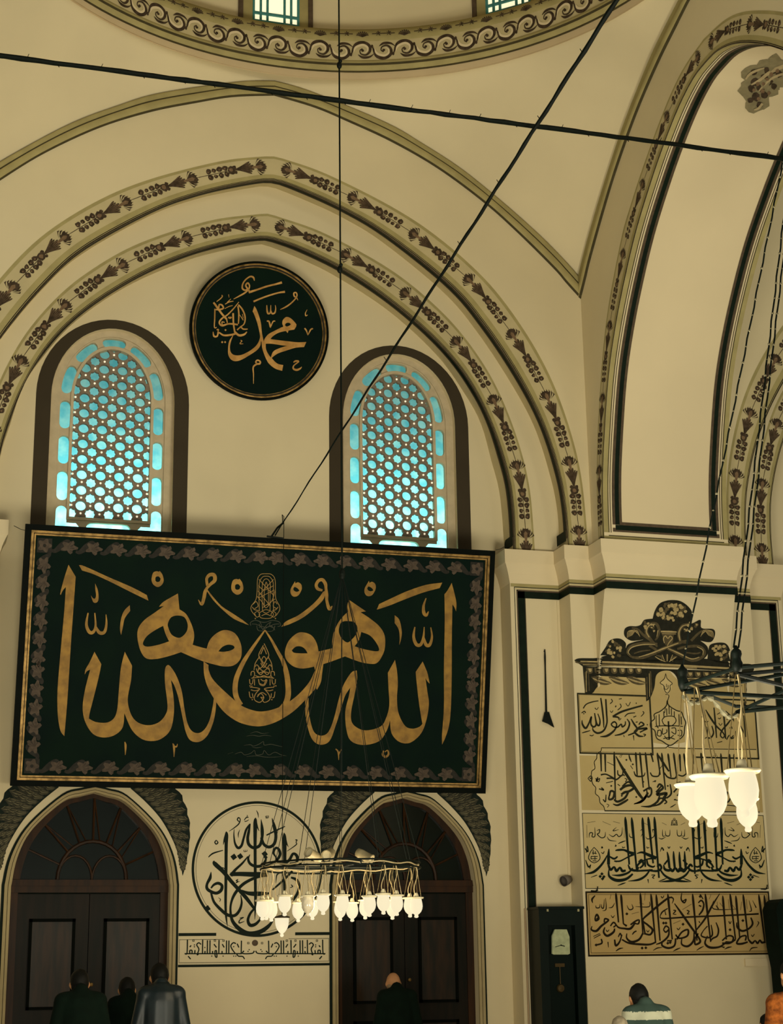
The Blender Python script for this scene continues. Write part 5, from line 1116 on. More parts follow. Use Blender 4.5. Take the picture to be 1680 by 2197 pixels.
for i in range(8):      # dentils
    for x0 in (150,):
        x = x0+i*70; 
        if x < 640: md.outline("%g,612c %g,612c %g,650 %g,665 %g,650" % (x, x+55, x+55, x+30, x+5)); ht.outline("%g,618c %g,618c %g,640 %g,648" % (x+15, x+45, x+45, x+28))
        x = 940+i*70
        if x < 1450: md.outline("%g,645c %g,648c %g,685 %g,695 %g,680" % (x, x+55, x+55, x+30, x+5)); ht.outline("%g,652c %g,652c %g,672 %g,680" % (x+15, x+45, x+45, x+28))
for x0, y0, n_ in ((190, 690, 3), (1010, 710, 3)):   # twisted drapery
    for i in range(n_):
        x = x0+i*150
        md.outline("%g,%gc %g,%g %g,%g %g,%gc %g,%g %g,%g" % (x, y0, x+60, y0-5, x+130, y0+25, x+180, y0+55, x+120, y0+70, x+50, y0+50))
        ht.stroke("%g,%g,6 %g,%g,14 %g,%g,12 %g,%g,5" % (x+15, y0+12, x+60, y0+30, x+110, y0+45, x+165, y0+55))
        ht.stroke("%g,%g,4 %g,%g,8 %g,%g,4" % (x+60, y0+5, x+110, y0+18, x+150, y0+38))
SC = """540,520,18 505,480,22 540,425,26 640,405,28 760,410,22; 540,520,18 620,525,28 720,490,30 830,440,30 940,400,26 1010,380,20; 840,440,24 940,490,30 1050,545,28 1130,530,24 1165,480,24 1120,430,24 1020,430,22 930,450,18; 690,420,20 760,470,22 720,500,14; 1010,400,12 960,380,26 945,310,28 980,250,28 1040,240,24; 760,430,14 700,370,30 665,300,30 690,240,26 750,235,26 775,290,24 760,350,18 740,375,12; 700,370,26 640,330,22 590,280,16 540,270,12; 1050,380,22 1120,310,18 1180,280,12; 560,490,10 620,470,12 700,460,10; 1000,480,10 1090,490,14 1130,480,10"""
md.strokes(SC, 20); ht.strokes("""525,500,4 510,475,7 545,435,9 640,412,9 740,412,5; 600,520,6 700,490,10 830,440,12 940,400,8; 850,445,6 950,490,10 1050,535,9 1120,520,6; 1150,500,6 1150,460,8 1100,432,6; 955,380,8 945,310,10 975,255,9 1030,242,6; 690,350,8 665,300,10 690,248,9 740,238,7; 765,290,7 755,345,5; 790,300,12 860,302,16 925,305,10; 800,318,5 920,322,5; 820,400,6 812,360,9 830,338,9 850,360,7 870,340,9 888,360,9 860,395,8 845,425,5""", 8)
md.outline("785,300c 925,305c 900,340 890,400 845,425 815,390 805,340"); 
for sx, cx_ in ((1, 560), (-1, 1180)):
    for i in range(6): ht.stroke("%g,%g,3 %g,%g,6 %g,%g,3" % (cx_-sx*60+sx*i*8, 355-i*4, cx_-sx*(50-i*14), 300-i*2, cx_+sx*(10+i*8), 285+i*12))
md.strokes("840,560,14 845,500,20; 790,555,8 800,520,18 750,505,10; 890,560,8 895,525,18 930,515,10", 14); ht.strokes("740,515,6 780,540,8 830,560,5; 845,495,6 846,555,6; 920,520,6 890,540,8 860,560,5; 800,500,5 820,550,6; 890,500,5 870,550,6", 6)
rnd = random.Random(3)
def fruit(A_, B_, cx_, cy_, rx, ry, n_, r0):
    for i in range(n_):
        an = rnd.uniform(0, 2*pi); q_ = sqrt(rnd.random()); x, y = cx_+rx*q_*cos(an), cy_+ry*q_*sin(an); r = r0*rnd.uniform(.7, 1.2)
        P = [(x+r*rnd.uniform(.7, 1.2)*cos(2*pi*j/7), y+r*rnd.uniform(.7, 1.2)*sin(2*pi*j/7)) for j in range(7)]
        (A_ if i % 2 else B_).add2([A_.px(*p) for p in P], [tuple(range(7))])
fruit(md, ht, 880, 130, 125, 75, 55, 17); fruit(md, ht, 395, 450, 75, 70, 34, 14); fruit(md, ht, 1295, 480, 75, 65, 34, 14); fruit(md, ht, 670, 240, 40, 35, 12, 12); fruit(md, ht, 1060, 250, 45, 35, 12, 12); fruit(md, ht, 720, 280, 14, 35, 6, 9); fruit(md, ht, 1000, 285, 16, 35, 6, 9)
gd = Art(PP, 1220, 1280, 4); gd.outline("150,650c 665,660c 665,860c 135,845c"); gd.outline("1000,700c 1520,700c 1520,920c 970,910c")
onto_springer(gd, .002); gd.build('ochre_ground', PAN, pd)
onto_springer(dk, .004); onto_springer(md, .006); onto_springer(ht, .008)
dk.build('shadow_paint', D_, pd); md.build('midtone_paint', M_, pd); ht.build('highlight_paint', H_, pd)
# fruit spray painted on the side arch soffit near its crown
sp = thing('painted_fruit_spray', tuple(uy(1640, 180, -4.2)), 'grey-brown fruit spray painted under the side arch at the top right edge', 'wall painting')
def soffpt(px, py, lift):
    d = ray(px, py); best = None
    P = [p for p in sedge]
    for i in range(len(P)-1):
        a_, b_ = P[i], P[i+1]
        # intersect ray (y,z) with segment
        ex, ez = b_.x-a_.x, b_.y-a_.y; den = d.y*ez-d.z*ex
        if abs(den) < 1e-9: continue
        t = ((a_.x-CP.y)*ez-(a_.y-CP.z)*ex)/den; s_ = ((a_.x-CP.y)*d.z-(a_.y-CP.z)*d.y)/den
        if t > 0 and -.001 <= s_ <= 1.001:
            x = CP.x+d.x*t
            if XS-.1 < x < XS2+.1 and (best is None or t < best[0]): best = (t,)
    if not best: return None
    return CP+d*(best[0]-lift/d.length)
def spray(name, m, polys, lift):
    vs = []; fs = []
    for P in polys:
        q_ = [soffpt(x, y, lift) for x, y in P]
        if any(v is None for v in q_): continue
        b_ = len(vs); vs += q_; fs.append(tuple(range(b_, b_+len(q_))))
    mesh_obj(name, vs, fs, m, sp)
rnd = random.Random(11)
def bl_(x, y, r, k=9): return [(x+r*rnd.uniform(.75, 1.2)*cos(2*pi*i/k), y+r*rnd.uniform(.75, 1.2)*sin(2*pi*i/k)) for i in range(k)]
big = [bl_(1622+6*i+rnd.uniform(-8, 8), 205-9*i+rnd.uniform(-12, 12), 26, 12) for i in range(8)]+[bl_(x, y, 20, 11) for x, y in ((1612,160),(1605,190),(1620,225),(1640,150),(1660,140),(1672,150),(1632,215),(1650,190),(1672,170))]
spray('shadow_paint', mat('spray_shadow_paint', '8e8464', var=.2, scale=12), big, .014)
spray('leaf_paint', LEAF, [bl_(x, y, r) for x, y, r in ((1620,175,9),(1640,165,8),(1612,190,8),(1632,190,9),(1650,175,8),(1622,208,9),(1640,205,8),(1660,150,9),(1672,160,8),(1610,215,6),(1630,225,7),(1645,150,7),(1618,155,7),(1660,185,7))], .034)
def rb(pts, w): return [[(q[0], q[1]) for q in Q] for Q in ribbon2(pts, w)]
spray('ribbon_paint', mat('spray_ribbon_paint', 'b8a67e', var=.2, scale=12), rb([(1682,142),(1662,150),(1645,160),(1630,172),(1612,182)], [9,8,7,6,3])+rb([(1682,158),(1660,166),(1642,180),(1628,196)], [5,5,4,3])+rb([(1600,170),(1608,160),(1622,152),(1640,146)], [3,5,5,3])+rb([(1636,222),(1628,232),(1618,236)], [5,5,3]), .040)
spray('highlight_paint', LEAFL, [bl_(x, y, r, 7) for x, y, r in ((1626,180,5),(1646,170,4),(1618,193,4),(1636,196,5),(1655,160,5),(1628,212,4),(1650,200,4),(1668,152,5),(1638,180,4))], .046)
# ================================================================ lamps, cables, chandeliers
LIT = mat('lit_lamp_glass', '403626', emit='f3e6c0', es=1.0, var=0); CLEAR = mat('unlit_lamp_glass', 'd8ccb0', rough=.15, var=.2, scale=30, spec=.6)
WHT = mat('cream_porcelain', 'd8cca8', rough=.4, var=.1, scale=20); CORD = mat('beige_flex', 'b8a67c', rough=.6, var=.2, scale=20)
CHAIN = mat('brass_chain', '7a6a44', rough=.4, metal=.4, var=.3, scale=40)
def glass_lamp(parent, x, y, z, s=1.0, lit=True, ring=None, sway=0):
    """pendant cup: z = rim height; cords run up to point ring"""
    L = parent.location
    mb = MB(); mb.lathe([(.046, 0), (.050, -.02), (.055, -.045), (.057, -.07), (.053, -.095), (.042, -.118), (.027, -.134), (.016, -.142), (.016, -.148), (.019, -.156), (.016, -.166), (.001, -.170)], (x, y, z), 18)
    for v in mb.v: v.xyz = Vector((x, y, z))+(v-Vector((x, y, z)))*s
    g = mb.build('glass_cup', LIT if lit else CLEAR, parent, True)
    mb = MB(); mb.lathe([(.030, .004), (.066, .010), (.070, .004), (.062, -.006), (.042, -.004)], (x, y, z), 18)
    mb.lathe([(.001, .048), (.014, .046), (.020, .030), (.028, .004)], (x, y, z), 12)
    for v in mb.v: v.xyz = Vector((x, y, z))+(v-Vector((x, y, z)))*s
    mb.build('rim_and_cap', WHT, g, True)
    if ring:
        R_ = Vector(ring); c = Vector((x, y, z+.045*s)); mb = MB()
        P = [R_.lerp(c, t)+Vector((sway*sin(t*pi*1.7)*.017, 0, 0)) for t in [i/8 for i in range(9)]]
        mb.tube(P, .0042*s, 5); mb.build('flex', CORD, g)
        for k in range(3):
            a_ = 2*pi*k/3+.4; mb = MB(); mb.tube([R_+Vector((.01*cos(a_), .01*sin(a_), 0)), Vector((x+.058*s*cos(a_), y+.058*s*sin(a_), z+.006))], .0022*s, 4); mb.build('hanging_chain', CHAIN, g)
CX, CY, CZ, CR = 3.81, -5.1, 2.63, .715
ch = thing('ring_chandelier', (CX, CY, CZ), 'iron ring chandelier with a circle of small lit glass cups hanging before the right door', 'chandelier')
for dz, rr, r_ in ((.028, 0, .009), (-.016, .008, .008)):
    mb = MB(); P = [(CX+(CR+rr)*cos(2*pi*i/48), CY+(CR+rr)*sin(2*pi*i/48), CZ+dz+.002*sin(i*1.7)) for i in range(49)]
    mb.tube(P, r_, 6, cap=False); mb.build('iron_ring', IRON, ch, True)
mb = MB(); P = [(CX+(CR-.01)*cos(2*pi*i/90), CY+(CR-.01)*sin(2*pi*i/90), CZ+.006+.008*sin(i*.9)) for i in range(91)]; mb.tube(P, .006, 5, cap=False); mb.build('wound_flex', CORD, ch)
mb = MB()
for a_ in (0, pi/2): mb.tube([(CX+CR*cos(a_), CY+CR*sin(a_), CZ), (CX-CR*cos(a_), CY-CR*sin(a_), CZ)], .008, 6)
mb.build('cross_bar', IRON, ch)
ANG = [10, 34, -33, 56, -62, 67, -72, 77, -84, 97, -104, 110, -116, -129, 140, -147, 152, 172]
for i, dg in enumerate(ANG):
    a_ = radians(dg); x, y = CX+CR*.985*cos(a_), CY+CR*.985*sin(a_)
    zz = CZ-.272-.010*((i*7) % 3); glass_lamp(ch, x+.01*((i*5) % 3-1), y, zz, 1.0, dg != -129, (x, y, CZ), (-1)**i)
APX = Vector((CX+.03, CY, 5.35))
for i in range(12):
    a_ = 2*pi*(i+.5)/12; mb = MB(); mb.tube([(CX+CR*cos(a_), CY+CR*sin(a_), CZ+.03), APX], .0035, 4); mb.build('suspension_wire', IRON, ch)
mb = MB(); mb.tube([APX, (3.842, CY, 19.1)], .0085, 6)
for p_ in (uy(728, 140, CY), uy(729, 578, CY)): mb.ball(p_, .028, 6, sc=(1, 1, 1.5)); mb.ball(p_+Vector((.012, 0, .05)), .02, 5)
mb.ball(APX, .03, 6, sc=(1, 1, 2)); mb.build('ceiling_cable', IRON, ch)
for k in range(4): lamp('chandelier_light', 'POINT', (CX+.35*cos(pi/4+k*pi/2), CY+.35*sin(pi/4+k*pi/2), CZ-.36), 12, (1.0, .80, .50), shadow_soft_size=.12)
# spotlights clamped on the ring
FLM = mat('cream_enamel', 'a09472', rough=.35, var=.1, scale=20)
def flood(px, py, ax, label):
    p_ = uy(px, py, CY-.2); r = thing('spotlight', tuple(p_), label, 'spotlight', 'spotlights on the ring chandelier'); A_ = Vector(ax).normalized()
    M_ = A_.to_track_quat('Z', 'Y').to_matrix()
    mb = MB(); mb.lathe([(.001, -.075), (.038, -.075), (.044, -.03), (.044, .075), (.048, .078), (.048, .085), (.040, .085), (.038, .07)], tuple(p_), 20, M=M_); hs = mb.build('housing', FLM, r, True)
    mb = MB(); mb.lathe([(.001, .068), (.041, .068)], tuple(p_), 20, M=M_); mb.build('lens', WHT, hs)
    mb = MB(); mb.tube([p_+Vector((-.03, 0, -.03)), (p_.x, CY-.2, CZ+.03)], .008, 6); mb.build('bracket', IRON, r)
flood(674, 1836, (-.7, -.5, .3), 'leftmost cream spotlight clamped above the ring chandelier')
flood(706, 1832, (-.45, -.75, -.2), 'cream spotlight facing the viewer, second of those on the ring chandelier')
flood(781, 1836, (.6, -.55, -.42), 'cream can spotlight tilted down to the right, alone over the ring\'s middle')
# cup lamp on its own long cord before the board
cord_x = uy(606, 1975, -1.05)
pl = thing('pendant_lamp', (cord_x.x, -1.05, cord_x.z), 'larger lit glass cup on its own cord, below the left end of the ring chandelier', 'lamp')
mb = MB(); top = uy(605, 1969, -1.05)
mb.lathe([(.078, 0), (.078, -.04), (.074, -.08), (.060, -.12), (.036, -.155), (.018, -.170), (.015, -.178), (.022, -.19), (.018, -.205), (.001, -.212)], tuple(top), 20); mb.build('glass_cup', LIT, pl, True)
mb = MB(); mb.lathe([(.02, .03), (.085, .012), (.092, .004), (.078, -.004)], tuple(top), 20); mb.build('brim', FRAMEBR, pl, True)
mb = MB(); hk = uy(609, 1108, -1.05); mb.tube([top, (top.x, -1.05, 5.0), hk], .0045, 5); mb.build('cord', IRON, pl)
lamp('pendant_light', 'POINT', (top.x, -1.2, top.z-.28), 4, (1, .8, .5), shadow_soft_size=.06)
# iron tie rod across the bay and the stay rope that holds the board
tie = MB(); P = []; R_ = []
rnd = random.Random(2)
for i in range(120): P.append((-4+i*.16, -5.18, 10.30+.004*rnd.uniform(-1, 1))); R_.append(.026+.004*rnd.uniform(-1, 1))
tie.tube(P, R_, 8)
for i in range(30):
    x = -1+i*.4+rnd.uniform(-.1, .1); tie.tube([(x, -5.18, 10.3), (x+.02, -5.2, 10.30+rnd.choice((-1, 1))*.05)], .004, 4)
tag(tie.build('tie_rod', IRON), 'thick black rod stretched across the whole bay below the dome', 'tie rod')
h0 = uy(590, 1149, -.93); k0 = Vector(uy(1140, 287, -5.27)); dd = k0-h0
ro_ = thing('stay_rope', tuple(h0), 'black stay rope rising diagonally from the board\'s top edge across the thick rod', 'rope')
mb = MB(); P = []; R_ = []
for i in range(61):
    t = i/60*1.5; P.append(h0+dd*t+Vector((0, 0, .008*sin(i*1.3)))); R_.append((.008+.016*max(0, (t-.12)))*(1+.1*sin(i*2.3)))
mb.tube(P, R_, 7)
for i in range(14):
    q_ = h0+dd*(.4+i*.07); mb.tube([q_, q_+Vector((.03*(-1)**i, 0, .045))], .004, 4)
mb.build('twisted_rope', IRON, ro_)
mb = MB(); P = [h0+dd*.01+Vector((.02*sin(t*2*pi), 0, .02-.2*t*.0+.10*cos(t*2*pi)-.02)) for t in [i/12 for i in range(13)]]; mb.tube([h0+Vector((-.10, 0, -.015)), h0+Vector((.10, 0, -.03))], .012, 6); mb.tube([h0+Vector((-.04, 0, -.01)), h0+Vector((.03, 0, .10)), h0+dd*.035], .013, 6)
mb.tube([h0+dd*.035, hk+Vector((-.02, 0, .02)), hk], .006, 5); mb.build('eye_and_hook', IRON, ro_)
for nm, a_, b_ in (('left', (30, 1128), (58, 1139)), ('right', (1064, 1180), (1084, 1172))):
    p0 = uy(*a_, -.45) if nm == 'left' else uy(*a_, -.86); p1 = uy(*b_, -.86) if nm == 'left' else uy(*b_, -.46)
    mb = MB(); mb.tube([p0, p0.lerp(p1, .5)+Vector((0, 0, -.01)), p1], .004, 4); tag(mb.build('stay_wire', IRON), 'thin wire tying the upper %s corner of the great board to the pier' % nm, 'wire', 'wires holding the great board')
# the nearer octagonal chandelier at the right edge
Z2 = 2.95; K1, K2, K3 = uz(1467, 1484, Z2), uz(1583, 1447, Z2), uz(1580, 1528, Z2)
def circum(a, b, c):
    d = 2*(a.x*(b.y-c.y)+b.x*(c.y-a.y)+c.x*(a.y-b.y)); A_, B_, C_ = [v.x**2+v.y**2 for v in (a, b, c)]
    return Vector(((A_*(b.y-c.y)+B_*(c.y-a.y)+C_*(a.y-b.y))/d, (A_*(c.x-b.x)+B_*(a.x-c.x)+C_*(b.x-a.x))/d, Z2))
c2 = circum(K1, K2, K3); R2 = (K1-c2).length
BARM = mat('dark_green_iron', '0a140f', rough=.6, var=.3, scale=20)
ch2 = thing('spoked_chandelier', tuple(c2), 'large black spoked iron chandelier with big lit glass cups at the right edge', 'chandelier')
angs = sorted([atan2(k.y-c2.y, k.x-c2.x) for k in (K1, K2, K3)]); a1 = atan2(K1.y-c2.y, K1.x-c2.x)
VX = [c2+Vector((R2*cos(a1+2*pi*i/8), R2*sin(a1+2*pi*i/8), 0)) for i in range(8)]
allv = [K1, K2, K3]+[v for v in VX if min((v-k).length for k in (K1, K2, K3)) > .3]
allv.sort(key=lambda v: atan2(v.y-c2.y, v.x-c2.x))
for i, v in enumerate(allv):
    w_ = allv[(i+1) % len(allv)]; mb = MB(); mb.tube([v+Vector((0, 0, .03)), w_+Vector((0, 0, .03))], .009, 6); mb.build('ring_bar', BARM, ch2)
for v in allv:
    mb = MB(); mb.tube([v, c2+Vector((0, 0, -.05))], .010, 6); mb.tube([v+Vector((0, 0, .0)), c2+Vector((0, 0, .12))], .009, 6); mb.build('spoke', BARM, ch2)
mb = MB(); mb.lathe([(.001, -.1), (.06, -.08), (.08, 0), (.07, .1), (.03, .2), (.001, .22)], tuple(c2), 16); mb.build('hub', BARM, ch2, True)
mb = MB(); P = [K3.lerp(K1, t)+Vector((0, 0, -.03*sin(t*9)-.01)) for t in [i/24 for i in range(25)]]; mb.tube(P, [.010+.006*sin(i*2.2) for i in range(25)], 6); mb.build('taped_cable', mat('grey_tape', '6a6650', var=.3, scale=30), ch2)
apx2 = uy(1729, 98, c2.y)
def chainup(a_, b_, r=.0045):
    mb = MB(); L_ = (b_-a_).length; n_ = int(L_/.085); mb.tube([a_.lerp(b_, i/40)+Vector((.003*sin(i*2.1), 0, 0)) for i in range(41)], r, 5); mb.build('chain', IRON, ch2)
    st = MB()
    for i in range(1, min(n_, 90)): st.ball(a_.lerp(b_, i/n_), .0055 if i % 2 else .0075, 4)
    o_ = st.build('chain_bead', mat('dull_steel', '8c8468', rough=.4, metal=.5, var=.2, scale=30), ch2); o_['kind'] = 'stuff'
for K, off in ((K1, 0), (K2, .012), (K2, -.012)):
    b0 = K+Vector((0, 0, .02))
    if off >= 0:
        mb = MB(); mb.lathe([(.006, .01), (.018, .012), (.024, .03), (.025, .05), (.019, .065), (.019, .075), (.024, .09), (.022, .105), (.012, .115), (.005, .13)], tuple(K), 14); mb.build('insulator', IRON, ch2, True)
    chainup(K+Vector((off, 0, .12)), apx2+Vector((off, 0, 0)))
def big(px, py, top, s, K):
    p_ = uz(px, py, 2.52); glass_lamp(ch2, p_.x, p_.y, 2.52, s, True, tuple(K+Vector((0, 0, 0))), .8)
big(1482, 1686, 1680, 1.12, K1+Vector((.0, 0, 0))); big(1522, 1668, 1650, 1.30, K1.lerp(K2, .25)); big(1593, 1656, 1650, 1.15, K2+Vector((0, 0, 0))); big(1601, 1716, 1715, .95, K3)
for i, v in enumerate(allv):
    if v.x > c2.x: glass_lamp(ch2, v.x, v.y, 2.52, 1.1, True, tuple(v))
pc = uz(1540, 1700, 2.3); lamp('chandelier_light', 'POINT', (pc.x+.1, pc.y-.05, 2.25), 6, (1, .80, .50), shadow_soft_size=.12)
lamp('chandelier_light', 'POINT', (c2.x, c2.y, 2.3), 30, (1, .80, .50), shadow_soft_size=.2)
# ================================================================ small things on the pier
w0 = uy(1169, 1393, YB-.03); w1 = uy(1172, 1530, YB-.03)
wh = thing('wall_lever', tuple(w0), 'thin black iron lever with a flared foot hanging on the pier above the clock', 'lever')
mb = MB(); mb.tube([w0, w0.lerp(w1, .12), w0.lerp(w1, .3), w1], [.006, .012, .009, .013], 6); mb.build('rod', IRON, wh)
pa = [uy(*p_, YB-.03) for p_ in ((1168, 1528), (1177, 1528), (1180, 1538), (1188, 1561), (1175, 1553), (1163, 1548))]
mb = MB(); n_ = len(pa); mb.add([p_ for p_ in pa]+[p_+Vector((0, -.02, 0)) for p_ in pa], [tuple(range(n_)), tuple(range(2*n_-1, n_-1, -1))]+[(i, (i+1) % n_, n_+(i+1) % n_, n_+i) for i in range(n_)]); mb.build('flared_blade', IRON, wh)
mb = MB(); mb.tube([w0+Vector((0, .03, -.02)), w0+Vector((0, 0, -.02))], .008, 6); mb.build('nail', IRON, wh)
cmp_ = uy(1216, 1888, YB-.10)
sc_ = thing('wall_spotlight', tuple(cmp_), 'small grey spotlight fixed to the pier just above the tall clock', 'spotlight'); A_ = Vector((-.75, -.35, -.25)).normalized(); M_ = A_.to_track_quat('Z', 'Y').to_matrix()
GRY = mat('grey_metal', '6a6258', rough=.5, var=.2, scale=20)
mb = MB(); mb.lathe([(.001, -.06), (.045, -.055), (.060, .0), (.066, .06), (.058, .058)], tuple(cmp_), 18, M=M_); mb.build('shade', GRY, sc_, True)
mb = MB(); mb.tube([cmp_+Vector((.04, .0, .0)), cmp_+Vector((.07, .10, 0))], .022, 8); mb.build('wall_mount', GRY, sc_)
mb = MB(); mb.box((cmp_.x+.055, YB-.012, cmp_.z), (cmp_.x+.067, YB, 6.3)); tag(mb.build('cable_conduit', WALL), 'thin cream conduit running down the pier to the small grey spotlight', 'conduit')
mb = MB()
# two hooks holding the lowest panel's cord
for px_, py_, nm in ((1278, 1912, 'left'), (1642, 1908, 'right')):
    p_ = uy(px_, py_, YA-.015); mb = MB(); mb.tube([p_+Vector((0, .015, .0)), p_+Vector((0, -.01, 0)), p_+Vector((.02, -.012, .025)), p_+Vector((.025, -.012, .055))], .007, 6)
    mb.tube([p_+Vector((-.06, 0, .005)), p_, p_+Vector((.03, 0, .01))], .007, 6)
    tag(mb.build('wall_hook', IRON), 'small black hook over the %s end of the lowest script panel' % nm, 'hook', 'hooks over the lowest panel')
# longcase clock
CB = mat('clock_black_green', '04140e', rough=.4, var=.3, scale=3, spec=.15); ck = thing('longcase_clock', (7.655, -.72, 0), 'tall dark longcase clock standing against the pier beside the script panels', 'clock')
Yf = -.74; cz = 2.447; x0, x1 = 7.372, 7.94
mb = MB(); mb.box((x0, Yf, 0.0), (x0+.11, YB-.005, cz-.03)); mb.box((x1-.11, Yf, 0), (x1, YB-.005, cz-.03)); mb.box((x0+.11, Yf+.12, 0), (x1-.11, YB-.005, cz-.03)); mb.box((x0+.11, Yf, cz-.22), (x1-.11, Yf+.12, cz-.03)); mb.box((x0+.11, Yf, 0), (x1-.11, Yf+.12, .6)); mb.build('case', CB, ck)
mb = MB(); mb.box((x0-.012, Yf-.02, cz-.03), (x1+.012, YB-.002, cz)); mb.build('cornice', CB, ck)
dq = [uy(*p_, Yf+.03) for p_ in ((1191, 1994), (1216, 1994), (1222, 2010), (1223, 2046), (1219, 2048), (1188, 2048), (1185, 2046), (1185, 2008))]
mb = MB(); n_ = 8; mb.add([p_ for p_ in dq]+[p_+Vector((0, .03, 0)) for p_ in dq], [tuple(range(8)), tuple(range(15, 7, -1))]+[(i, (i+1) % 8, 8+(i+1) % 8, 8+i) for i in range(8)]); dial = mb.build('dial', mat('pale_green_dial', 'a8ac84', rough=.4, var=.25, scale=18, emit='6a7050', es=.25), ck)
dc = uy(1204, 2028, Yf+.022); mb = MB(); mb.tube([dc, dc+Vector((-.075, 0, -.02))], .004, 5); mb.build('hand', IRON, dial); mb = MB(); mb.tube([dc, dc+Vector((.045, 0, -.012))], .005, 5); mb.ball(dc, .009, 5); mb.build('hand', IRON, dial)
mb = MB(); mb.tube([dc+Vector((.17*cos(t), .0, -.0+.2*sin(t))) for t in [i*pi/8 for i in range(9)]], .012, 6); del mb
mb = MB(); mb.box((x0+.13, Yf+.05, 1.0), (x1-.13, Yf+.055, cz-.55)); mb.build('glazed_door', mat('clock_dark_glass', '04120e', rough=.3, spec=.12), ck)
mb = MB(); pz = uy(1200, 2067, Yf+.05); mb.box((pz.x-.06, Yf+.03, pz.z-.04), (pz.x+.06, Yf+.05, pz.z)); mb.tube([(pz.x, Yf+.04, pz.z), (pz.x, Yf+.04, 1.55)], .006, 5); mb.lathe([(.001, -.03), (.04, -.025), (.05, 0), (.04, .025), (.001, .03)], (pz.x, Yf+.04, 1.50), 16, M=Matrix.Rotation(pi/2, 3, 'X')); mb.build('pendulum', mat('dull_brass', '4a3c22', rough=.4, metal=.3), ck)
mb = MB()
for px_ in (1175, 1241):
    p_ = uy(px_, 1952, Yf-.008); mb = MB(); mb.box((p_.x-.012, Yf-.01, p_.z-.02), (p_.x+.012, Yf, p_.z+.018)); mb.build('brass_plate', mat('pale_brass', 'b0a880', rough=.3, var=.2, scale=10), ck)
pp = MB(); p_ = uy(1160, 2000, YB-.02); pp.tube([(7.33, YB-.02, 0), (7.33, YB-.02, 2.44)], .012, 6)
tag(pp.build('wall_pipe', mat('pinkish_pipe', 'b09878', var=.1)), 'thin pinkish pipe running up the pier along the left side of the clock', 'pipe')
# dark rounded cabinet at the right edge
kx = uy(1656, 1990, -1.1).x; kt = uy(1670, 1930, -1.1).z
cb = thing('draped_cabinet', (kx+.45, -1.1, 0), 'tall round-shouldered black cabinet cut by the right edge beside the lowest panel', 'cabinet')
mb = MB(); P = [(kx+.06, 0), (kx+.03, 1.7), (kx-.01, 1.95), (kx-.03, kt-.12), (kx+.01, kt-.04), (kx+.07, kt), (kx+.8, kt+.02), (kx+.8, 0)]; n_ = len(P)
mb.add([(x, -1.3, z) for x, z in P]+[(x, -.95, z) for x, z in P], [tuple(range(n_)), tuple(range(2*n_-1, n_-1, -1))]+[(i, (i+1) % n_, n_+(i+1) % n_, n_+i) for i in range(n_)]); mb.build('body', mat('black_cloth_green', '0a1a12', rough=.9, var=.4, scale=4), cb)
mb = MB(); mb.box((kx+.02, -1.305, 1.80), (kx+.78, -1.298, 1.815)); mb.box((kx+.02, -1.305, 2.18), (kx+.78, -1.298, 2.19)); mb.build('seam', INK, cb)
# white ledge under the panels, with the low partition beneath
mb = MB(); lz = uy(1640, 2056, YA-.02).z; mb.box((10.05, YA-.03, lz-.09), (10.48, YA, lz)); tag(mb.build('wall_ledge', WALL2), 'short pale ledge jutting from the pier under the lowest script panel', 'ledge')
# ================================================================ people at prayer, seen from behind
def capsule(mb, a, b, r0, r1, n=10):
    a, b = Vector(a), Vector(b); d = (b-a); L_ = d.length; d = d.normalized(); P = []; R_ = []
    for t in (-1, -.8, -.45): P.append(a+d*r0*t); R_.append(r0*sqrt(max(.003, 1-t*t)))
    for t in (0, .5, 1): P.append(a.lerp(b, t)); R_.append(r0+(r1-r0)*t)
    for t in (.45, .8, 1): P.append(b+d*r1*t); R_.append(r1*sqrt(max(.003, 1-t*t)))
    mb.tube(P, R_, n)
def remesh(name, mb, m, parent, vox, smooth_it=4):
    """one continuous skin from overlapping volumes"""
    me = bpy.data.meshes.new(name+'_raw'); me.from_pydata([tuple(v) for v in mb.v], [], mb.f); me.update()
    o = bpy.data.objects.new(name+'_raw', me); COL.objects.link(o)
    r = o.modifiers.new('r', 'REMESH'); r.mode = 'VOXEL'; r.voxel_size = vox; r.use_smooth_shade = True
    s_ = o.modifiers.new('s', 'SMOOTH'); s_.iterations = smooth_it; s_.factor = .5
    dg = bpy.context.evaluated_depsgraph_get(); ev = o.evaluated_get(dg); nm = bpy.data.meshes.new_from_object(ev, depsgraph=dg)
    nm.name = name; nm.materials.clear(); nm.materials.append(m if not isinstance(m, list) else m[0])
    if isinstance(m, list):
        for x in m[1:]: nm.materials.append(x)
    bpy.data.objects.remove(o); bpy.data.meshes.remove(me)
    n = bpy.data.objects.new(name, nm); COL.objects.link(n); n.parent = parent
    nm.polygons.foreach_set('use_smooth', [True]*len(nm.polygons))
    return n
SKIN = mat('skin', 'b08058', rough=.55, var=.1, scale=10); HAIRM = mat('black_hair', '10100c', rough=.6, var=.4, scale=50)
SHOE = mat('dark_sock', '141414', var=.3)
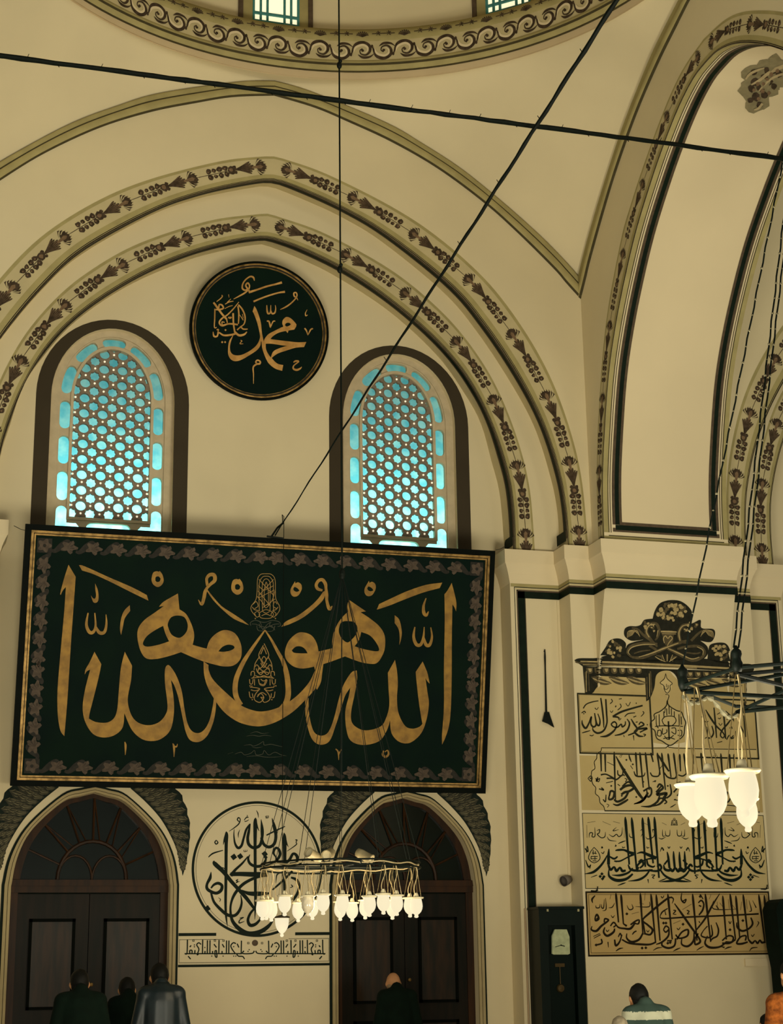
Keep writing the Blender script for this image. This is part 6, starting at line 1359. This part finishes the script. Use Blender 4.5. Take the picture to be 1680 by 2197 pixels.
def person(px, ytop, Y, cloth, label, bald=False, hair=HAIRM, sw=.235, pose='fold', bow=.12, turn=0, tro='1a1c18', stripes=None, hood=None, collar=None, body_h=None):
    top = uy(px, ytop, Y); H = body_h or top.z
    hy = .02+bow*.30; hz = 1.600-bow*.22; s = H/(hz+.112)
    r = thing('person', (top.x, Y, top.z-H), label, 'person'); r.rotation_euler = (0, 0, turn)
    V = lambda x, y, z: (x*s, y*s, z*s)
    # facing +Y, head bowed forward
    b = MB()
    b.ball(V(0, hy, hz), .095*s, 12, sc=(.80, .98, 1.12)); b.ball(V(0, hy+.045, hz-.055), .066*s, 10, sc=(.86, .9, 1.0))
    b.ball(V(0, hy+.105, hz-.015), .014*s, 6, sc=(.8, 1.2, 1.5)); b.ball(V(0, hy+.088, hz-.052), .020*s, 6, sc=(1.2, .6, .5))
    for e_ in (-1, 1): b.ball(V(e_*.080, hy-.005, hz-.015), .026*s, 8, sc=(.38, .75, 1.15))
    capsule(b, V(0, hy-.01, hz-.06), V(0, -.005, 1.42), .056*s, .062*s)
    capsule(b, V(0, .005, 1.33), V(0, .005, 1.0), .105*s, .11*s)
    for e_ in (-1, 1):
        sh = V(e_*(sw-.055), -.01, 1.385); el = V(e_*(sw+.005), -.02, 1.10); wr = V(e_*.05, .20, 1.12) if pose == 'fold' else V(e_*(sw+.03), .05, .86)
        capsule(b, V(0, 0, 1.36), sh, .09*s, .062*s); capsule(b, sh, el, .05*s, .042*s); capsule(b, el, wr, .042*s, .028*s)
        capsule(b, V(e_*.09, 0, .98), V(e_*.10, .01, .50), .085*s, .055*s); capsule(b, V(e_*.10, .01, .5), V(e_*.10, -.01, .09), .055*s, .036*s)
        capsule(b, V(e_*.10, -.03, .045), V(e_*.115, .13, .03), .038*s, .03*s)
        # hand: palm, four unequal bent fingers and thumb
        w_ = Vector(wr); d = Vector((-e_*.8, .35, -.1)).normalized() if pose == 'fold' else Vector((0, .2, -1)).normalized()
        u_ = Vector((0, -.2, 1)) if pose == 'fold' else Vector((0, 1, .2)); u_ = (u_-d*u_.dot(d)).normalized()
        pc_ = w_+d*.045*s; capsule(b, w_, w_+d*.07*s, .024*s, .028*s, 8)
        for k in range(4):
            f0 = w_+d*.085*s+u_*(.027-.018*k)*s; l_ = (.062, .072, .066, .050)[k]*s; f1 = f0+d*l_*.55; f2 = f1+(d*.6+d.cross(u_)*(-e_)*.5).normalized()*l_*.45
            capsule(b, f0, f1, .009*s, .0085*s, 6); capsule(b, f1, f2, .0085*s, .007*s, 6)
        t0 = w_+d*.03*s+u_*.026*s; capsule(b, t0, t0+(d*.6+u_*.8).normalized()*.05*s, .011*s, .009*s, 6)
    remesh('body', b, SKIN, r, .0125*s)
    if not bald:
        h = MB(); h.ball(V(0, hy-.012, hz+.014), .098*s, 12, sc=(.83, .97, 1.06)); h.ball(V(0, hy-.045, hz-.03), .072*s, 10, sc=(1.0, .7, 1.1))
        for v in h.v: v += Vector((sin(v.z*240)*.002, sin(v.x*260)*.002, cos(v.y*200)*.002))
        h.build('hair', hair, r, True).data.transform(Matrix.Translation(Vector(r.location)))
    else:
        h = MB(); h.ball(V(0, hy-.03, hz-.035), .078*s, 10, sc=(1.04, .72, .5)); h.build('hair_fringe', mat('grey_stubble', '8a7458', rough=.7, var=.2, scale=40), r, True).data.transform(Matrix.Translation(Vector(r.location)))
    # coat or shirt
    c = MB(); capsule(c, V(0, .005, 1.33), V(0, .005, .86), .155*s, .165*s, 14)
    for v in c.v: v.x *= 1.18; v.y *= .90
    for e_ in (-1, 1):
        sh = V(e_*(sw-.06), -.01, 1.375); el = V(e_*(sw+.01), -.02, 1.10); wr = V(e_*.085, .175, 1.125) if pose == 'fold' else V(e_*(sw+.035), .04, .90)
        capsule(c, V(e_*.03, -.005, 1.40), sh, .075*s, .082*s); capsule(c, sh, el, .076*s, .060*s); capsule(c, el, wr, .062*s, .045*s)
    capsule(c, V(0, .0, 1.46), V(0, 0, 1.40), .068*s, .088*s)
    o_ = remesh('coat' if not stripes else 'striped_shirt', c, stripes or cloth, r, .014*s, 6)
    if stripes:
        me = o_.data
        for p_ in me.polygons: p_.material_index = 0 if p_.center.z/s > 1.40 else (int((1.40-p_.center.z/s)/.066)+1) % 2
    if collar:
        k = MB(); k.lathe([(.064*s, 1.43*s), (.060*s, 1.475*s), (.068*s, 1.48*s), (.078*s, 1.43*s)], (0, 0, 0), 20); k.build('collar', collar, r, True).data.transform(Matrix.Translation(Vector(r.location)))
    t = MB()
    for e_ in (-1, 1): capsule(t, V(e_*.085, 0, .95), V(e_*.10, .01, .5), .105*s, .075*s); capsule(t, V(e_*.10, .01, .5), V(e_*.10, -.005, .13), .075*s, .062*s)
    capsule(t, V(-.04, 0, .95), V(.04, 0, .95), .12*s, .12*s); remesh('trousers', t, mat('trousers_'+tro, tro, rough=.9, var=.2, scale=20), r, .016*s, 4)
    for e_ in (-1, 1):
        q_ = MB(); capsule(q_, V(e_*.10, -.03, .042), V(e_*.115, .14, .032), .042*s, .035*s); q_.build('shoe', SHOE, r, True).data.transform(Matrix.Translation(Vector(r.location)))
    return r
BLK = mat('black_coat', '06140c', rough=.9, var=.3, scale=10, spec=.1); LEA = mat('black_leather', '0e1c20', rough=.42, var=.5, scale=6, spec=.35, bump=.25)
person(175, 2080, -4.0, BLK, 'man in a plain black coat, leftmost of the three standing at the left door', sw=.205, bow=.35)
person(277, 2097, -2.6, BLK, 'shorter man in black with head bowed, between the two taller men at the left door', sw=.185, bow=.4)
person(347, 2067, -3.4, LEA, 'tall man in a shiny black leather jacket by the left door jamb', sw=.195, bow=.35, pose='down', collar=LEA)
person(851, 2085, -1.4, BLK, 'bald man in a black coat facing the right door', bald=True, sw=.205, bow=.38)
STR = [mat('shirt_dark_stripe', '34443c', rough=.9, var=.1, scale=10), mat('shirt_light_stripe', 'a8a890', rough=.9, var=.1, scale=10)]
person(1383, 2111, -6.8, None, 'man in a dark and pale striped shirt seen from behind, below the script panels', stripes=STR, sw=.205, bow=.4, pose='down', tro='20242a')
person(1332, 2181, -7.4, mat('grey_wool', '8a8468', rough=.9, var=.2), 'short person with cropped fair hair at the striped shirt\'s left elbow', hair=mat('fair_hair', '8c8068', rough=.8, var=.3, scale=40), sw=.17, bow=.1, pose='down')
person(1699, 2058, -7.6, mat('orange_wool', '8a4c1c', rough=.95, var=.5, scale=22, hex2='542a0e', bump=.8), 'person in a fluffy orange coat cut by the right edge', sw=.23, bow=.05, pose='down', collar=mat('orange_scarf', 'b8733a', rough=.9, var=.2, scale=20))
person(1647, 2176, -5.6, BLK, 'black-haired short person just left of the orange coat', sw=.13, bow=.1, pose='down')
